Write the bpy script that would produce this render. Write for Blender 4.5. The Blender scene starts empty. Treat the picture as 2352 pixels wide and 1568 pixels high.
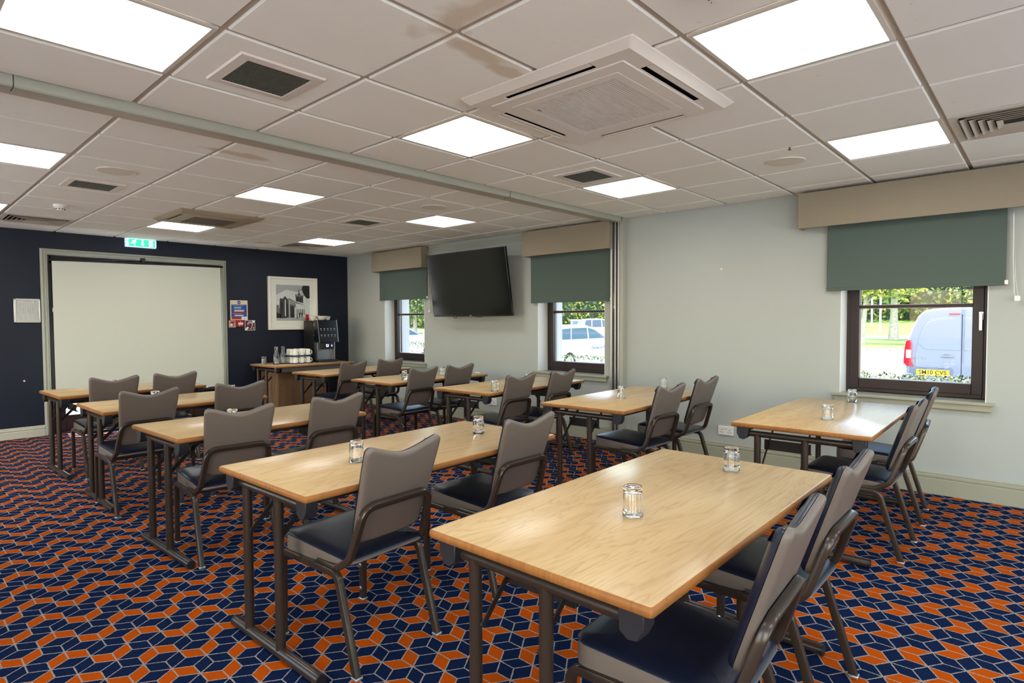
import bpy, math, random
import numpy as np
from mathutils import Vector, Matrix
random.seed(7)
C = bpy.context.scene.collection
PI = math.pi

# ------------------------------------------------------------------ camera, world, sun, exposure
FPX, YAW, PITCH, ROLL, CAMZ = 1354.2, .82810, -.0356, -.0044, 1.325
_f = Vector((math.sin(YAW)*math.cos(PITCH), math.cos(YAW)*math.cos(PITCH), math.sin(PITCH)))
_r = Vector((math.cos(YAW), -math.sin(YAW), 0)); _u = _r.cross(_f)
R_ = math.cos(ROLL)*_r + math.sin(ROLL)*_u
U_ = -math.sin(ROLL)*_r + math.cos(ROLL)*_u
cd = bpy.data.cameras.new('camera'); cam = bpy.data.objects.new('camera', cd); C.objects.link(cam)
cam.matrix_world = Matrix(((R_.x, U_.x, -_f.x, 0), (R_.y, U_.y, -_f.y, 0), (R_.z, U_.z, -_f.z, CAMZ), (0, 0, 0, 1)))
cd.sensor_width = 36; cd.lens = FPX/2352*36; cd.clip_start = .02; cd.clip_end = 400
sc = bpy.context.scene; sc.camera = cam

w = bpy.data.worlds.new('sky'); sc.world = w; w.use_nodes = True
nt = w.node_tree; nt.nodes.clear()
sky = nt.nodes.new('ShaderNodeTexSky'); sky.sky_type = 'NISHITA'; sky.sun_disc = False
sky.sun_elevation = math.radians(38); sky.sun_rotation = math.radians(250); sky.air_density = 1.3; sky.dust_density = 1.2
bg = nt.nodes.new('ShaderNodeBackground'); bg.inputs[1].default_value = .5
wo = nt.nodes.new('ShaderNodeOutputWorld')
nt.links.new(sky.outputs[0], bg.inputs[0]); nt.links.new(bg.outputs[0], wo.inputs[0])
sd = bpy.data.lights.new('sun', 'SUN'); sd.energy = 9; sd.angle = .02; sd.color = (1, .95, .87)
so = bpy.data.objects.new('sun', sd); C.objects.link(so)
so.rotation_euler = Vector((-.06, -.52, -.85)).to_track_quat('-Z', 'Y').to_euler()

sc.view_settings.view_transform = 'Standard'; sc.view_settings.look = 'None'
sc.view_settings.exposure = 0.88; sc.view_settings.gamma = 1.0; sc.view_settings.use_curve_mapping = False
cy = sc.cycles
cy.use_denoising = True
try: cy.denoiser = 'OPENIMAGEDENOISE'
except Exception: pass
cy.max_bounces = 10; cy.diffuse_bounces = 6; cy.glossy_bounces = 4; cy.transmission_bounces = 10; cy.transparent_max_bounces = 12
cy.sample_clamp_indirect = 10; cy.caustics_reflective = False; cy.caustics_refractive = False
PANEL = 7.2          # radiance of the ceiling light diffusers

# ------------------------------------------------------------------ materials
def lin(c):
    return tuple(((v/255)/12.92 if v/255 <= .04045 else ((v/255+.055)/1.055)**2.4) for v in c)
def L4(c): return (*lin(c), 1)
def newmat(name):
    m = bpy.data.materials.new(name); m.use_nodes = True
    return m, m.node_tree, m.node_tree.nodes['Principled BSDF']
def nd(t, typ, **kw):
    n = t.nodes.new(typ)
    for k, v in kw.items(): setattr(n, k, v)
    return n
def mth(t, op, a, b=None, c=None):
    n = t.nodes.new('ShaderNodeMath'); n.operation = op
    for i, v in enumerate((a, b, c)):
        if v is None: continue
        if isinstance(v, (int, float)): n.inputs[i].default_value = v
        else: t.links.new(v, n.inputs[i])
    return n.outputs[0]
def mixc(t, fac, a, b):
    n = t.nodes.new('ShaderNodeMix'); n.data_type = 'RGBA'
    for s, v in ((0, fac), (6, a), (7, b)):
        if isinstance(v, (int, float)): n.inputs[s].default_value = v
        elif isinstance(v, tuple): n.inputs[s].default_value = v
        else: t.links.new(v, n.inputs[s])
    return n.outputs[2]
def mat(name, c, rough=.5, metal=0, var=0., vscale=8, bump=0., bscale=200, spec=.5, coat=0, emit=None, estr=0, vcol=None):
    m, t, p = newmat(name)
    p.inputs['Base Color'].default_value = L4(c); p.inputs['Roughness'].default_value = rough
    p.inputs['Metallic'].default_value = metal; p.inputs['Specular IOR Level'].default_value = spec
    p.inputs['Coat Weight'].default_value = coat
    if emit: p.inputs['Emission Color'].default_value = L4(emit); p.inputs['Emission Strength'].default_value = estr
    tc = nd(t, 'ShaderNodeTexCoord') if (var or bump) else None
    if var:
        n = nd(t, 'ShaderNodeTexNoise'); n.inputs['Scale'].default_value = vscale; n.inputs['Detail'].default_value = 5
        t.links.new(tc.outputs['Object'], n.inputs['Vector'])
        c2 = L4(vcol) if vcol else tuple(x*(1-var) for x in lin(c))+(1,)
        t.links.new(mixc(t, n.outputs[0], L4(c), c2), p.inputs['Base Color'])
    if bump:
        n = nd(t, 'ShaderNodeTexNoise'); n.inputs['Scale'].default_value = bscale; n.inputs['Detail'].default_value = 3
        t.links.new(tc.outputs['Object'], n.inputs['Vector'])
        b = nd(t, 'ShaderNodeBump'); b.inputs['Strength'].default_value = bump; b.inputs['Distance'].default_value = .002
        t.links.new(n.outputs[0], b.inputs['Height']); t.links.new(b.outputs[0], p.inputs['Normal'])
    return m
M = {}
M['wall'] = mat('sage_grey_wall_paint', (173, 178, 171), .75, var=.05, vscale=3, bump=.12, bscale=350, spec=.25)
M['navy'] = mat('navy_wall_paint', (24, 30, 44), .5, var=.12, vscale=4, bump=.15, bscale=300, spec=.3)
M['white'] = mat('white_reveal_paint', (226, 226, 222), .5, spec=.3)
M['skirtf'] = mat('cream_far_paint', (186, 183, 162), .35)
M['skirt'] = mat('cream_gloss_paint', (158, 156, 136), .35, spec=.4)
M['trim'] = mat('grey_green_trim_paint', (160, 160, 146), .4)
M['maroon'] = mat('dark_maroon_stained_frame', (38, 19, 23), .4, var=.2, vscale=20)
M['grid'] = mat('ceiling_grid_beige', (176, 166, 150), .5)
M['panelframe'] = mat('light_panel_rim', (205, 198, 184), .4)
M['plastic'] = mat('white_plastic', (214, 206, 196), .38)
M['plasticw'] = mat('bright_white_plastic', (232, 230, 225), .35)
M['acbeige'] = mat('yellowed_plastic', (160, 146, 122), .45)
M['acgrille'] = mat('brown_grey_grille', (98, 88, 72), .6)
M['dark'] = mat('dark_void', (16, 16, 15), .8)
M['ventgrey'] = mat('egg_crate_grey_green', (88, 90, 78), .5)
M['speaker'] = mat('speaker_mesh_beige', (214, 208, 190), .7, bump=.3, bscale=900)
M['frame'] = mat('bronze_brown_enamel', (58, 48, 40), .3, metal=.35, spec=.5, coat=.15)
M['taupe'] = mat('taupe_vinyl', (106, 95, 86), .42, var=.06, vscale=40, bump=.12, bscale=500, spec=.45)
M['navyv'] = mat('navy_leatherette', (20, 27, 44), .33, var=.15, vscale=30, bump=.25, bscale=260, spec=.5)
M['chrome'] = mat('clear_chrome_glide', (190, 192, 195), .2, metal=.8)
M['blackp'] = mat('black_plastic', (18, 18, 20), .45, bump=.1, bscale=120)
M['cornerblock'] = mat('charcoal_moulded_plastic', (30, 31, 36), .5, var=.3, vscale=60)
M['underframe'] = mat('dark_channel_steel', (38, 34, 31), .45, metal=.3)
M['apron'] = mat('grey_brown_apron', (88, 80, 76), .5)
M['pelmet'] = mat('oatmeal_fabric', (152, 141, 121), .85, var=.16, vscale=160, bump=.3, bscale=600, spec=.1)
M['blind'] = mat('slate_green_roller_fabric', (84, 97, 90), .8, var=.06, vscale=200, bump=.15, bscale=900, spec=.15)
M['tvframe'] = mat('tv_black_gloss', (10, 10, 11), .25)
M['tvscreen'] = mat('tv_dark_screen', (14, 15, 13), .12, spec=.35)
M['screen'] = mat('projection_fabric', (204, 207, 191), .9, spec=.1)
M['blackm'] = mat('black_metal', (14, 14, 15), .4, metal=.4)
M['whitef'] = mat('cream_picture_frame', (234, 230, 214), .4)
M['mount'] = mat('cream_card_mount', (236, 234, 216), .8)
M['chromeh'] = mat('satin_chrome', (200, 200, 202), .25, metal=.9)
M['steel'] = mat('brushed_steel', (150, 152, 155), .3, metal=.85)
M['cream'] = mat('cream_ceramic', (225, 222, 205), .25, coat=.4)
M['bluep'] = mat('blue_plastic_tray', (22, 44, 120), .4)
M['red'] = mat('red_plastic', (176, 22, 30), .4)
M['redp'] = mat('red_print', (168, 30, 40), .6)
M['burg'] = mat('burgundy_print', (92, 24, 38), .6)
M['bluepr'] = mat('blue_print', (24, 74, 150), .6)
M['ivory'] = mat('ivory_card', (222, 206, 176), .7)
M['paper'] = mat('paper', (196, 196, 190), .8)
M['inkg'] = mat('grey_ink', (120, 120, 118), .8)
M['inkb'] = mat('black_ink', (20, 20, 22), .8)
M['alum'] = mat('aluminium', (190, 188, 184), .3, metal=.7)
M['cab'] = mat('walnut_laminate', (112, 84, 60), .5)
M['exitg'] = mat('exit_green', (30, 150, 105), .5, emit=(50, 200, 150), estr=.9)
M['exitw'] = mat('exit_white', (240, 250, 250), .5, emit=(235, 250, 255), estr=2.0)
M['exitc'] = mat('exit_housing', (210, 225, 235), .4, emit=(190, 215, 240), estr=.45)
M['led'] = mat('led_icon', (120, 150, 255), .5, emit=(150, 175, 255), estr=3)
M['icon'] = mat('printed_icon', (150, 155, 165), .5)
M['panel'] = mat('light_diffuser', (250, 250, 250), .5, emit=(250, 252, 255), estr=PANEL)
M['tarmac'] = mat('car_park_surface', (150, 148, 145), .9, var=.12, vscale=2)
M['paving'] = mat('pale_paving', (200, 196, 190), .9, var=.08, vscale=3)
M['bounce_terr'] = mat('white_bounce_slabs', (232, 230, 226), .9, var=.05, vscale=3)  # unseen reflector ground, whitened to bounce sun onto the ceiling
M['road'] = mat('road_asphalt', (140, 140, 140), .9, var=.1, vscale=1)
M['grass'] = mat('grass', (118, 158, 62), .9, var=.35, vscale=1.2)
M['kerb'] = mat('kerb_stone', (190, 186, 180), .9)
M['bark'] = mat('birch_bark', (190, 184, 172), .8, var=.7, vscale=7)
M['leafd'] = mat('dark_leaf', (58, 82, 52), .7, var=.5, vscale=2)
M['leafm'] = mat('mid_leaf', (112, 138, 70), .7, var=.35, vscale=3)
M['leafy'] = mat('yellowing_leaf', (176, 172, 84), .7, var=.3, vscale=3)
M['carw'] = mat('white_car_paint', (228, 230, 234), .3, coat=.5)
M['vang'] = mat('silver_grey_van_paint', (114, 124, 140), .4, coat=.3)
M['vand'] = mat('van_recess_grey', (92, 104, 118), .5)
M['carglass'] = mat('tinted_car_glass', (58, 84, 116), .1, coat=.5)
M['tyre'] = mat('tyre', (34, 38, 48), .8)
M['lampr'] = mat('red_lamp', (200, 20, 40), .2, coat=.6)
M['lampw'] = mat('clear_lamp', (220, 215, 220), .2)
M['plate'] = mat('yellow_plate', (246, 196, 40), .5)
M['pole'] = mat('white_pole', (225, 225, 225), .5)
M['greens'] = mat('green_sign', (40, 150, 110), .5)
M['stone'] = mat('pale_outer_stone', (232, 228, 224), .8)

def m_glass(name, rough=0., col=(1, 1, 1, 1), ior=1.47):
    m, t, p = newmat(name)
    p.inputs['Base Color'].default_value = col; p.inputs['Roughness'].default_value = rough
    p.inputs['Transmission Weight'].default_value = 1; p.inputs['IOR'].default_value = ior
    return m
def m_pane(name):
    m, t, p = newmat(name); t.nodes.remove(p); out = t.nodes['Material Output']
    tr = nd(t, 'ShaderNodeBsdfTransparent'); gl = nd(t, 'ShaderNodeBsdfGlossy'); gl.inputs['Roughness'].default_value = .01
    fr = nd(t, 'ShaderNodeFresnel'); fr.inputs['IOR'].default_value = 1.45; mx = nd(t, 'ShaderNodeMixShader'); ge = nd(t, 'ShaderNodeNewGeometry')
    tr.inputs[0].default_value = (.97, .985, 1, 1)
    t.links.new(mth(t, 'MULTIPLY', fr.outputs[0], mth(t, 'SUBTRACT', 1., ge.outputs['Backfacing'])), mx.inputs[0]); t.links.new(tr.outputs[0], mx.inputs[1]); t.links.new(gl.outputs[0], mx.inputs[2])
    t.links.new(mx.outputs[0], out.inputs[0]); return m
M['glass'] = m_glass('clear_tumbler_glass'); M['pane'] = m_pane('window_pane_glass'); M['pglass'] = m_pane('picture_glass')

def m_wood(name, ca, cb, cc, rough=.3, axis='X'):
    m, t, p = newmat(name); tc = nd(t, 'ShaderNodeTexCoord'); oi = nd(t, 'ShaderNodeObjectInfo')
    add = nd(t, 'ShaderNodeVectorMath', operation='ADD')
    cx = nd(t, 'ShaderNodeCombineXYZ'); t.links.new(mth(t, 'MULTIPLY', oi.outputs['Random'], 9.), cx.inputs[0]); t.links.new(mth(t, 'MULTIPLY', oi.outputs['Random'], 23.), cx.inputs[1])
    t.links.new(tc.outputs['Object'], add.inputs[0]); t.links.new(cx.outputs[0], add.inputs[1])
    def noise(sx, sy, det, dist=0.):
        mp = nd(t, 'ShaderNodeMapping'); mp.inputs['Scale'].default_value = (sx, sy, 1) if axis == 'X' else (sy, sy, sx)
        t.links.new(add.outputs[0], mp.inputs[0]); n = nd(t, 'ShaderNodeTexNoise'); n.inputs['Scale'].default_value = 1
        n.inputs['Detail'].default_value = det; n.inputs['Distortion'].default_value = dist; t.links.new(mp.outputs[0], n.inputs[0]); return n.outputs[0]
    big = noise(1.1, 7, 3, 1.2)
    wv = mth(t, 'FRACT', mth(t, 'MULTIPLY', big, 9.))
    ring = mth(t, 'ABSOLUTE', mth(t, 'SUBTRACT', wv, .5))
    fine = noise(6, 160, 4); broad = noise(.7, 5, 2)
    r1 = nd(t, 'ShaderNodeMapRange'); t.links.new(broad, r1.inputs[0]); r1.inputs[1].default_value = .35; r1.inputs[2].default_value = .65
    c1 = mixc(t, r1.outputs[0], L4(ca), L4(cb))
    f1 = mth(t, 'MULTIPLY', mth(t, 'POWER', mth(t, 'SUBTRACT', 1., mth(t, 'MULTIPLY', ring, 2.)), 4.), .32)
    c2 = mixc(t, f1, c1, L4(cc))
    r2 = nd(t, 'ShaderNodeMapRange'); t.links.new(fine, r2.inputs[0]); r2.inputs[1].default_value = .5; r2.inputs[2].default_value = .75; r2.inputs[4].default_value = .3
    t.links.new(mixc(t, r2.outputs[0], c2, L4(cc)), p.inputs['Base Color'])
    p.inputs['Roughness'].default_value = rough; p.inputs['Specular IOR Level'].default_value = .15
    return m
M['top'] = m_wood('light_oak_laminate', (194, 168, 124), (182, 153, 109), (150, 114, 74), .26)
M['edge'] = m_wood('orange_oak_edge', (158, 106, 56), (142, 92, 48), (104, 66, 34), .35)
M['cabw'] = m_wood('walnut_cabinet_laminate', (122, 94, 68), (106, 80, 56), (72, 52, 36), .45, 'Z')

def m_ceiling():
    m, t, p = newmat('mineral_fibre_tile'); tc = nd(t, 'ShaderNodeTexCoord')
    n = nd(t, 'ShaderNodeTexNoise'); n.inputs['Scale'].default_value = 1.3; n.inputs['Detail'].default_value = 3; t.links.new(tc.outputs['Object'], n.inputs[0])
    base = mixc(t, n.outputs[0], L4((236, 236, 228)), L4((228, 227, 218)))
    n2 = nd(t, 'ShaderNodeTexNoise'); n2.inputs['Scale'].default_value = 6; n2.inputs['Detail'].default_value = 6; t.links.new(tc.outputs['Object'], n2.inputs[0])
    sep = nd(t, 'ShaderNodeSeparateXYZ'); t.links.new(tc.outputs['Object'], sep.inputs[0])
    tot = None
    for (x, y, rx, ry) in ((1.44, 1.56, .07, .16), (1.66, 1.72, .16, .05), (1.9, 1.75, .14, .035), (1.62, 3.85, .2, .05), (1.3, 1.42, .12, .05)):
        dx = mth(t, 'DIVIDE', mth(t, 'SUBTRACT', sep.outputs[0], x), rx); dy = mth(t, 'DIVIDE', mth(t, 'SUBTRACT', sep.outputs[1], y), ry)
        d = mth(t, 'SQRT', mth(t, 'ADD', mth(t, 'MULTIPLY', dx, dx), mth(t, 'MULTIPLY', dy, dy)))
        v = mth(t, 'SUBTRACT', mth(t, 'ADD', 1.35, mth(t, 'MULTIPLY', mth(t, 'SUBTRACT', n2.outputs[0], .5), 3.)), d)
        tot = v if tot is None else mth(t, 'MAXIMUM', tot, v)
    s = nd(t, 'ShaderNodeMapRange'); t.links.new(tot, s.inputs[0]); s.inputs[2].default_value = .7; s.inputs[4].default_value = .55
    col = mixc(t, s.outputs[0], base, L4((184, 158, 122)))
    n3 = nd(t, 'ShaderNodeTexNoise'); n3.inputs['Scale'].default_value = 30; n3.inputs['Detail'].default_value = 2; t.links.new(tc.outputs['Object'], n3.inputs[0])
    s3 = nd(t, 'ShaderNodeMapRange'); t.links.new(n3.outputs[0], s3.inputs[0]); s3.inputs[1].default_value = .74; s3.inputs[2].default_value = .8; s3.inputs[4].default_value = .35
    t.links.new(mixc(t, s3.outputs[0], col, L4((150, 132, 112))), p.inputs['Base Color'])
    p.inputs['Roughness'].default_value = .85; p.inputs['Specular IOR Level'].default_value = .15
    n4 = nd(t, 'ShaderNodeTexNoise'); n4.inputs['Scale'].default_value = 260; t.links.new(tc.outputs['Object'], n4.inputs[0])
    b = nd(t, 'ShaderNodeBump'); b.inputs['Strength'].default_value = .15; b.inputs['Distance'].default_value = .002
    t.links.new(n4.outputs[0], b.inputs['Height']); t.links.new(b.outputs[0], p.inputs['Normal'])
    return m
M['tile'] = m_ceiling()

def m_carpet():
    m, t, p = newmat('rhombus_pattern_carpet'); tc = nd(t, 'ShaderNodeTexCoord')
    AX, RY, X0, Y0 = .1256, .11215, 1.435, 1.896
    EV = RY*2/3*.955; HX, HY = AX/2, RY-EV
    nz = nd(t, 'ShaderNodeTexNoise'); nz.inputs['Scale'].default_value = 160; nz.inputs['Detail'].default_value = 1
    t.links.new(tc.outputs['Object'], nz.inputs[0])
    sep = nd(t, 'ShaderNodeSeparateXYZ'); t.links.new(tc.outputs['Object'], sep.inputs[0])
    sc_ = nd(t, 'ShaderNodeSeparateColor'); t.links.new(nz.outputs['Color'], sc_.inputs[0])
    px = mth(t, 'ADD', sep.outputs[0], mth(t, 'MULTIPLY', mth(t, 'SUBTRACT', sc_.outputs[0], .5), .006))
    py = mth(t, 'ADD', sep.outputs[1], mth(t, 'MULTIPLY', mth(t, 'SUBTRACT', sc_.outputs[1], .5), .006))
    def wrap(cx, cyy, W, H):
        u = mth(t, 'FRACT', mth(t, 'ADD', mth(t, 'DIVIDE', mth(t, 'SUBTRACT', px, cx), W), 100.5))
        v = mth(t, 'FRACT', mth(t, 'ADD', mth(t, 'DIVIDE', mth(t, 'SUBTRACT', py, cyy), H), 100.5))
        return mth(t, 'MULTIPLY', mth(t, 'SUBTRACT', u, .5), W), mth(t, 'MULTIPLY', mth(t, 'SUBTRACT', v, .5), H)
    # orange rhombi: centre and the two edge vectors
    orange = None
    def rh(cx, cyy, e1, e2):
        nonlocal orange
        qx, qy = wrap(cx, cyy, 2*AX, 2*RY)
        det = e1[0]*e2[1]-e1[1]*e2[0]
        s = mth(t, 'ABSOLUTE', mth(t, 'ADD', mth(t, 'MULTIPLY', qx, e2[1]/det), mth(t, 'MULTIPLY', qy, -e2[0]/det)))
        k = mth(t, 'ABSOLUTE', mth(t, 'ADD', mth(t, 'MULTIPLY', qx, -e1[1]/det), mth(t, 'MULTIPLY', qy, e1[0]/det)))
        o = mth(t, 'LESS_THAN', mth(t, 'MAXIMUM', s, k), .5)
        orange = o if orange is None else mth(t, 'MAXIMUM', orange, o)
    def node(c2, r): return X0+c2*AX/2, Y0+r*RY
    for (c2, r, ty) in ((3, 1, 'b'), (3, 1, 'c'), (0, 0, 'b'), (2, 0, 'c')):
        nx, ny = node(c2, r)
        if ty == 'b': rh(nx+AX/4, ny+RY/2, (0, EV), (HX, HY))
        else: rh(nx-AX/4, ny+RY/2, (0, EV), (-HX, HY))
    line = None
    dg = math.hypot(HX, HY)
    for (ox, oy) in ((0, 0), (AX/2, RY)):
        qx, qy = wrap(X0+ox, Y0+oy, AX, 2*RY)
        ax_, ay_ = mth(t, 'ABSOLUTE', qx), mth(t, 'ABSOLUTE', qy)
        d1 = mth(t, 'MAXIMUM', ax_, mth(t, 'SUBTRACT', ay_, EV))
        perp = mth(t, 'ABSOLUTE', mth(t, 'SUBTRACT', mth(t, 'MULTIPLY', ax_, HY/dg), mth(t, 'MULTIPLY', ay_, HX/dg)))
        al = mth(t, 'SUBTRACT', mth(t, 'ADD', mth(t, 'MULTIPLY', ax_, HX/dg), mth(t, 'MULTIPLY', ay_, HY/dg)), dg)
        d = mth(t, 'MINIMUM', d1, mth(t, 'MAXIMUM', perp, al))
        line = d if line is None else mth(t, 'MINIMUM', line, d)
    lm = nd(t, 'ShaderNodeMapRange'); t.links.new(line, lm.inputs[0])
    lm.inputs[1].default_value = .0016; lm.inputs[2].default_value = .0032; lm.inputs[3].default_value = 1; lm.inputs[4].default_value = 0
    n2 = nd(t, 'ShaderNodeTexNoise'); n2.inputs['Scale'].default_value = 500; t.links.new(tc.outputs['Object'], n2.inputs[0])
    navy = mixc(t, n2.outputs[0], L4((19, 35, 68)), L4((10, 21, 46)))
    org = mixc(t, n2.outputs[0], L4((182, 80, 12)), L4((146, 57, 5)))
    col = mixc(t, orange, navy, org)
    t.links.new(mixc(t, lm.outputs[0], col, L4((146, 137, 128))), p.inputs['Base Color'])
    p.inputs['Roughness'].default_value = .95; p.inputs['Specular IOR Level'].default_value = .03
    b = nd(t, 'ShaderNodeBump'); b.inputs['Strength'].default_value = .4; b.inputs['Distance'].default_value = .003
    t.links.new(n2.outputs[0], b.inputs['Height']); t.links.new(b.outputs[0], p.inputs['Normal'])
    return m
M['carpet'] = m_carpet()

# ------------------------------------------------------------------ mesh helpers
class MB:
    def __init__(s): s.v = []; s.f = []; s.m = []
    def add(s, vs, fs, m=0):
        o = len(s.v); s.v += [tuple(v) for v in vs]; s.f += [tuple(i+o for i in f) for f in fs]; s.m += [m]*len(fs)
    def box(s, x0, x1, y0, y1, z0, z1, m=0):
        s.add([(x0,y0,z0),(x1,y0,z0),(x1,y1,z0),(x0,y1,z0),(x0,y0,z1),(x1,y0,z1),(x1,y1,z1),(x0,y1,z1)],
              [(0,3,2,1),(4,5,6,7),(0,1,5,4),(1,2,6,5),(2,3,7,6),(3,0,4,7)], m)
    def prism(s, poly, a, b, fn, m=0, mcap=None):
        """poly: 2D points, extruded from a to b; fn(u,v,w)->xyz"""
        n = len(poly); vs = [fn(u, v, a) for u, v in poly]+[fn(u, v, b) for u, v in poly]
        s.add(vs, [(i, (i+1) % n, n+(i+1) % n, n+i) for i in range(n)], m)
        o = len(s.v)-2*n; mc = m if mcap is None else mcap
        s.f += [tuple(o+i for i in reversed(range(n))), tuple(o+n+i for i in range(n))]; s.m += [mc, mc]
    def rings(s, rs, m=0, cap0=True, cap1=True, mcap1=None):
        n = len(rs[0]); o = len(s.v)
        for r in rs: s.v += [tuple(p) for p in r]
        for k in range(len(rs)-1):
            for i in range(n):
                j = (i+1) % n; s.f.append((o+k*n+i, o+k*n+j, o+(k+1)*n+j, o+(k+1)*n+i)); s.m.append(m)
        if cap0: s.f.append(tuple(o+i for i in reversed(range(n)))); s.m.append(m)
        if cap1: s.f.append(tuple(o+(len(rs)-1)*n+i for i in range(n))); s.m.append(m if mcap1 is None else mcap1)
    def tube(s, pts, r=.01, n=12, prof=None, up=None, m=0, closed=False):
        pts = [Vector(p) for p in pts]; N = len(pts)
        if prof is None: prof = [(r*math.cos(2*PI*i/n), r*math.sin(2*PI*i/n)) for i in range(n)]
        T = []
        for i in range(N):
            a = pts[(i-1) % N] if (i or closed) else pts[0]; b = pts[(i+1) % N] if (i < N-1 or closed) else pts[-1]
            T.append((b-a).normalized())
        u = Vector(up) if up else (Vector((0, 0, 1)) if abs(T[0].z) < .9 else Vector((1, 0, 0)))
        u = (u-T[0]*u.dot(T[0])).normalized(); rs = []
        for i in range(N):
            u = (u-T[i]*u.dot(T[i])).normalized(); w_ = T[i].cross(u)
            # mitre scale
            k = 1.
            if 0 < i < N-1:
                c = (pts[i]-pts[i-1]).normalized().dot(T[i]); k = 1/max(c, .5)
            d = (pts[min(i+1, N-1)]-pts[i]) if i < N-1 else (pts[i]-pts[i-1])
            rs.append([pts[i]+u*a+w_*b for a, b in prof])
        if closed: rs.append(rs[0])
        s.rings(rs, m, not closed, not closed)
    def lathe(s, prof, n=24, c=(0, 0, 0), m=0, cap0=True, cap1=True, ax='z'):
        rs = []
        for r, z in prof:
            ring = []
            for i in range(n):
                a = 2*PI*i/n; x, y = r*math.cos(a), r*math.sin(a)
                ring.append((c[0]+x, c[1]+y, c[2]+z) if ax == 'z' else ((c[0]+x, c[1]-z, c[2]+y) if ax == '-y' else (c[0]+z, c[1]+x, c[2]+y)))
            rs.append(ring)
        s.rings(rs, m, cap0, cap1)
def fillet(pts, r, seg=5, closed=False):
    pts = [Vector(p) for p in pts]; out = []
    N = len(pts)
    for i, p in enumerate(pts):
        if not closed and i in (0, N-1): out.append(p); continue
        a, b = pts[(i-1) % N], pts[(i+1) % N]; da, db = (a-p), (b-p)
        ang = da.angle(db); dd = min(r/math.tan(ang/2), da.length*.49, db.length*.49)
        p0, p1 = p+da.normalized()*dd, p+db.normalized()*dd
        for k in range(seg+1):
            t_ = k/seg; out.append(p0*(1-t_)**2+p*2*t_*(1-t_)+p1*t_**2)
    return out
def rrect(w_, h, r, seg=4, cx=0, cy_=0):
    o = []
    for sx, sy, a0 in ((1, 1, 0), (-1, 1, 90), (-1, -1, 180), (1, -1, 270)):
        for k in range(seg+1):
            a = math.radians(a0+90*k/seg); o.append((cx+sx*(w_/2-r)+r*math.cos(a), cy_+sy*(h/2-r)+r*math.sin(a)))
    return o
def offs(poly, d):
    """inset a CCW polygon by d"""
    n = len(poly); out = []
    for i in range(n):
        a, p, b = Vector(poly[i-1]), Vector(poly[i]), Vector(poly[(i+1) % n])
        t1 = (p-a); t2 = (b-p)
        n1 = Vector((-t1.y, t1.x)).normalized() if t1.length > 1e-9 else Vector((0, 0)); n2 = Vector((-t2.y, t2.x)).normalized() if t2.length > 1e-9 else n1
        nn = (n1+n2); nn = nn.normalized() if nn.length > 1e-6 else n1
        out.append(tuple(p+nn*d))
    return out
def setp(o, label=None, cat=None, group=None, kind=None):
    if label: o['label'] = label
    if cat: o['category'] = cat
    if group: o['group'] = group
    if kind: o['kind'] = kind
    return o
def obj(name, mb, mats, parent=None, loc=None, rz=None, bev=0, smooth=32, seg=2, **tags):
    me = bpy.data.meshes.new(name); me.from_pydata(mb.v, [], mb.f)
    for mm in (mats if isinstance(mats, (list, tuple)) else [mats]): me.materials.append(M[mm])
    me.polygons.foreach_set('material_index', mb.m); me.update()
    if smooth:
        me.polygons.foreach_set('use_smooth', [True]*len(me.polygons)); me.set_sharp_from_angle(angle=math.radians(smooth))
    o = bpy.data.objects.new(name, me); C.objects.link(o)
    if parent: o.parent = parent
    if loc is not None: o.location = loc
    if rz is not None: o.rotation_euler = (0, 0, rz)
    if bev:
        b = o.modifiers.new('bevel', 'BEVEL'); b.width = bev; b.segments = seg; b.limit_method = 'ANGLE'; b.angle_limit = math.radians(40)
    return setp(o, **tags)
def empty(name, loc, rz=0, **tags):
    o = bpy.data.objects.new(name, None); o.empty_display_size = .1; C.objects.link(o); o.location = loc; o.rotation_euler = (0, 0, rz)
    return setp(o, **tags)
def kids(o): return [c for c in bpy.data.objects if c.parent == o]
def copy_tree(o, parent=None):
    c = o.copy(); C.objects.link(c); c.parent = parent
    for ch in kids(o): copy_tree(ch, c)
    return c
def boxes(lst):
    mb = MB()
    for b in lst: mb.box(*b)
    return mb
def text(name, body, size, m, parent, loc, rot, sx=1., depth=.0008, bold=0., align='CENTER', **tags):
    cu = bpy.data.curves.new(name, 'FONT'); cu.body = body; cu.size = size; cu.extrude = depth; cu.offset = bold
    cu.align_x = align; cu.align_y = 'CENTER'; tmp = bpy.data.objects.new(name, cu); C.objects.link(tmp)
    dg_ = bpy.context.evaluated_depsgraph_get(); me = bpy.data.meshes.new_from_object(tmp.evaluated_get(dg_))
    bpy.data.objects.remove(tmp); bpy.data.curves.remove(cu); me.materials.clear(); me.materials.append(M[m]); me.name = name
    o = bpy.data.objects.new(name, me); C.objects.link(o); o.parent = parent; o.location = loc; o.rotation_euler = rot; o.scale = (sx, 1, 1)
    return setp(o, **tags)

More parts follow.
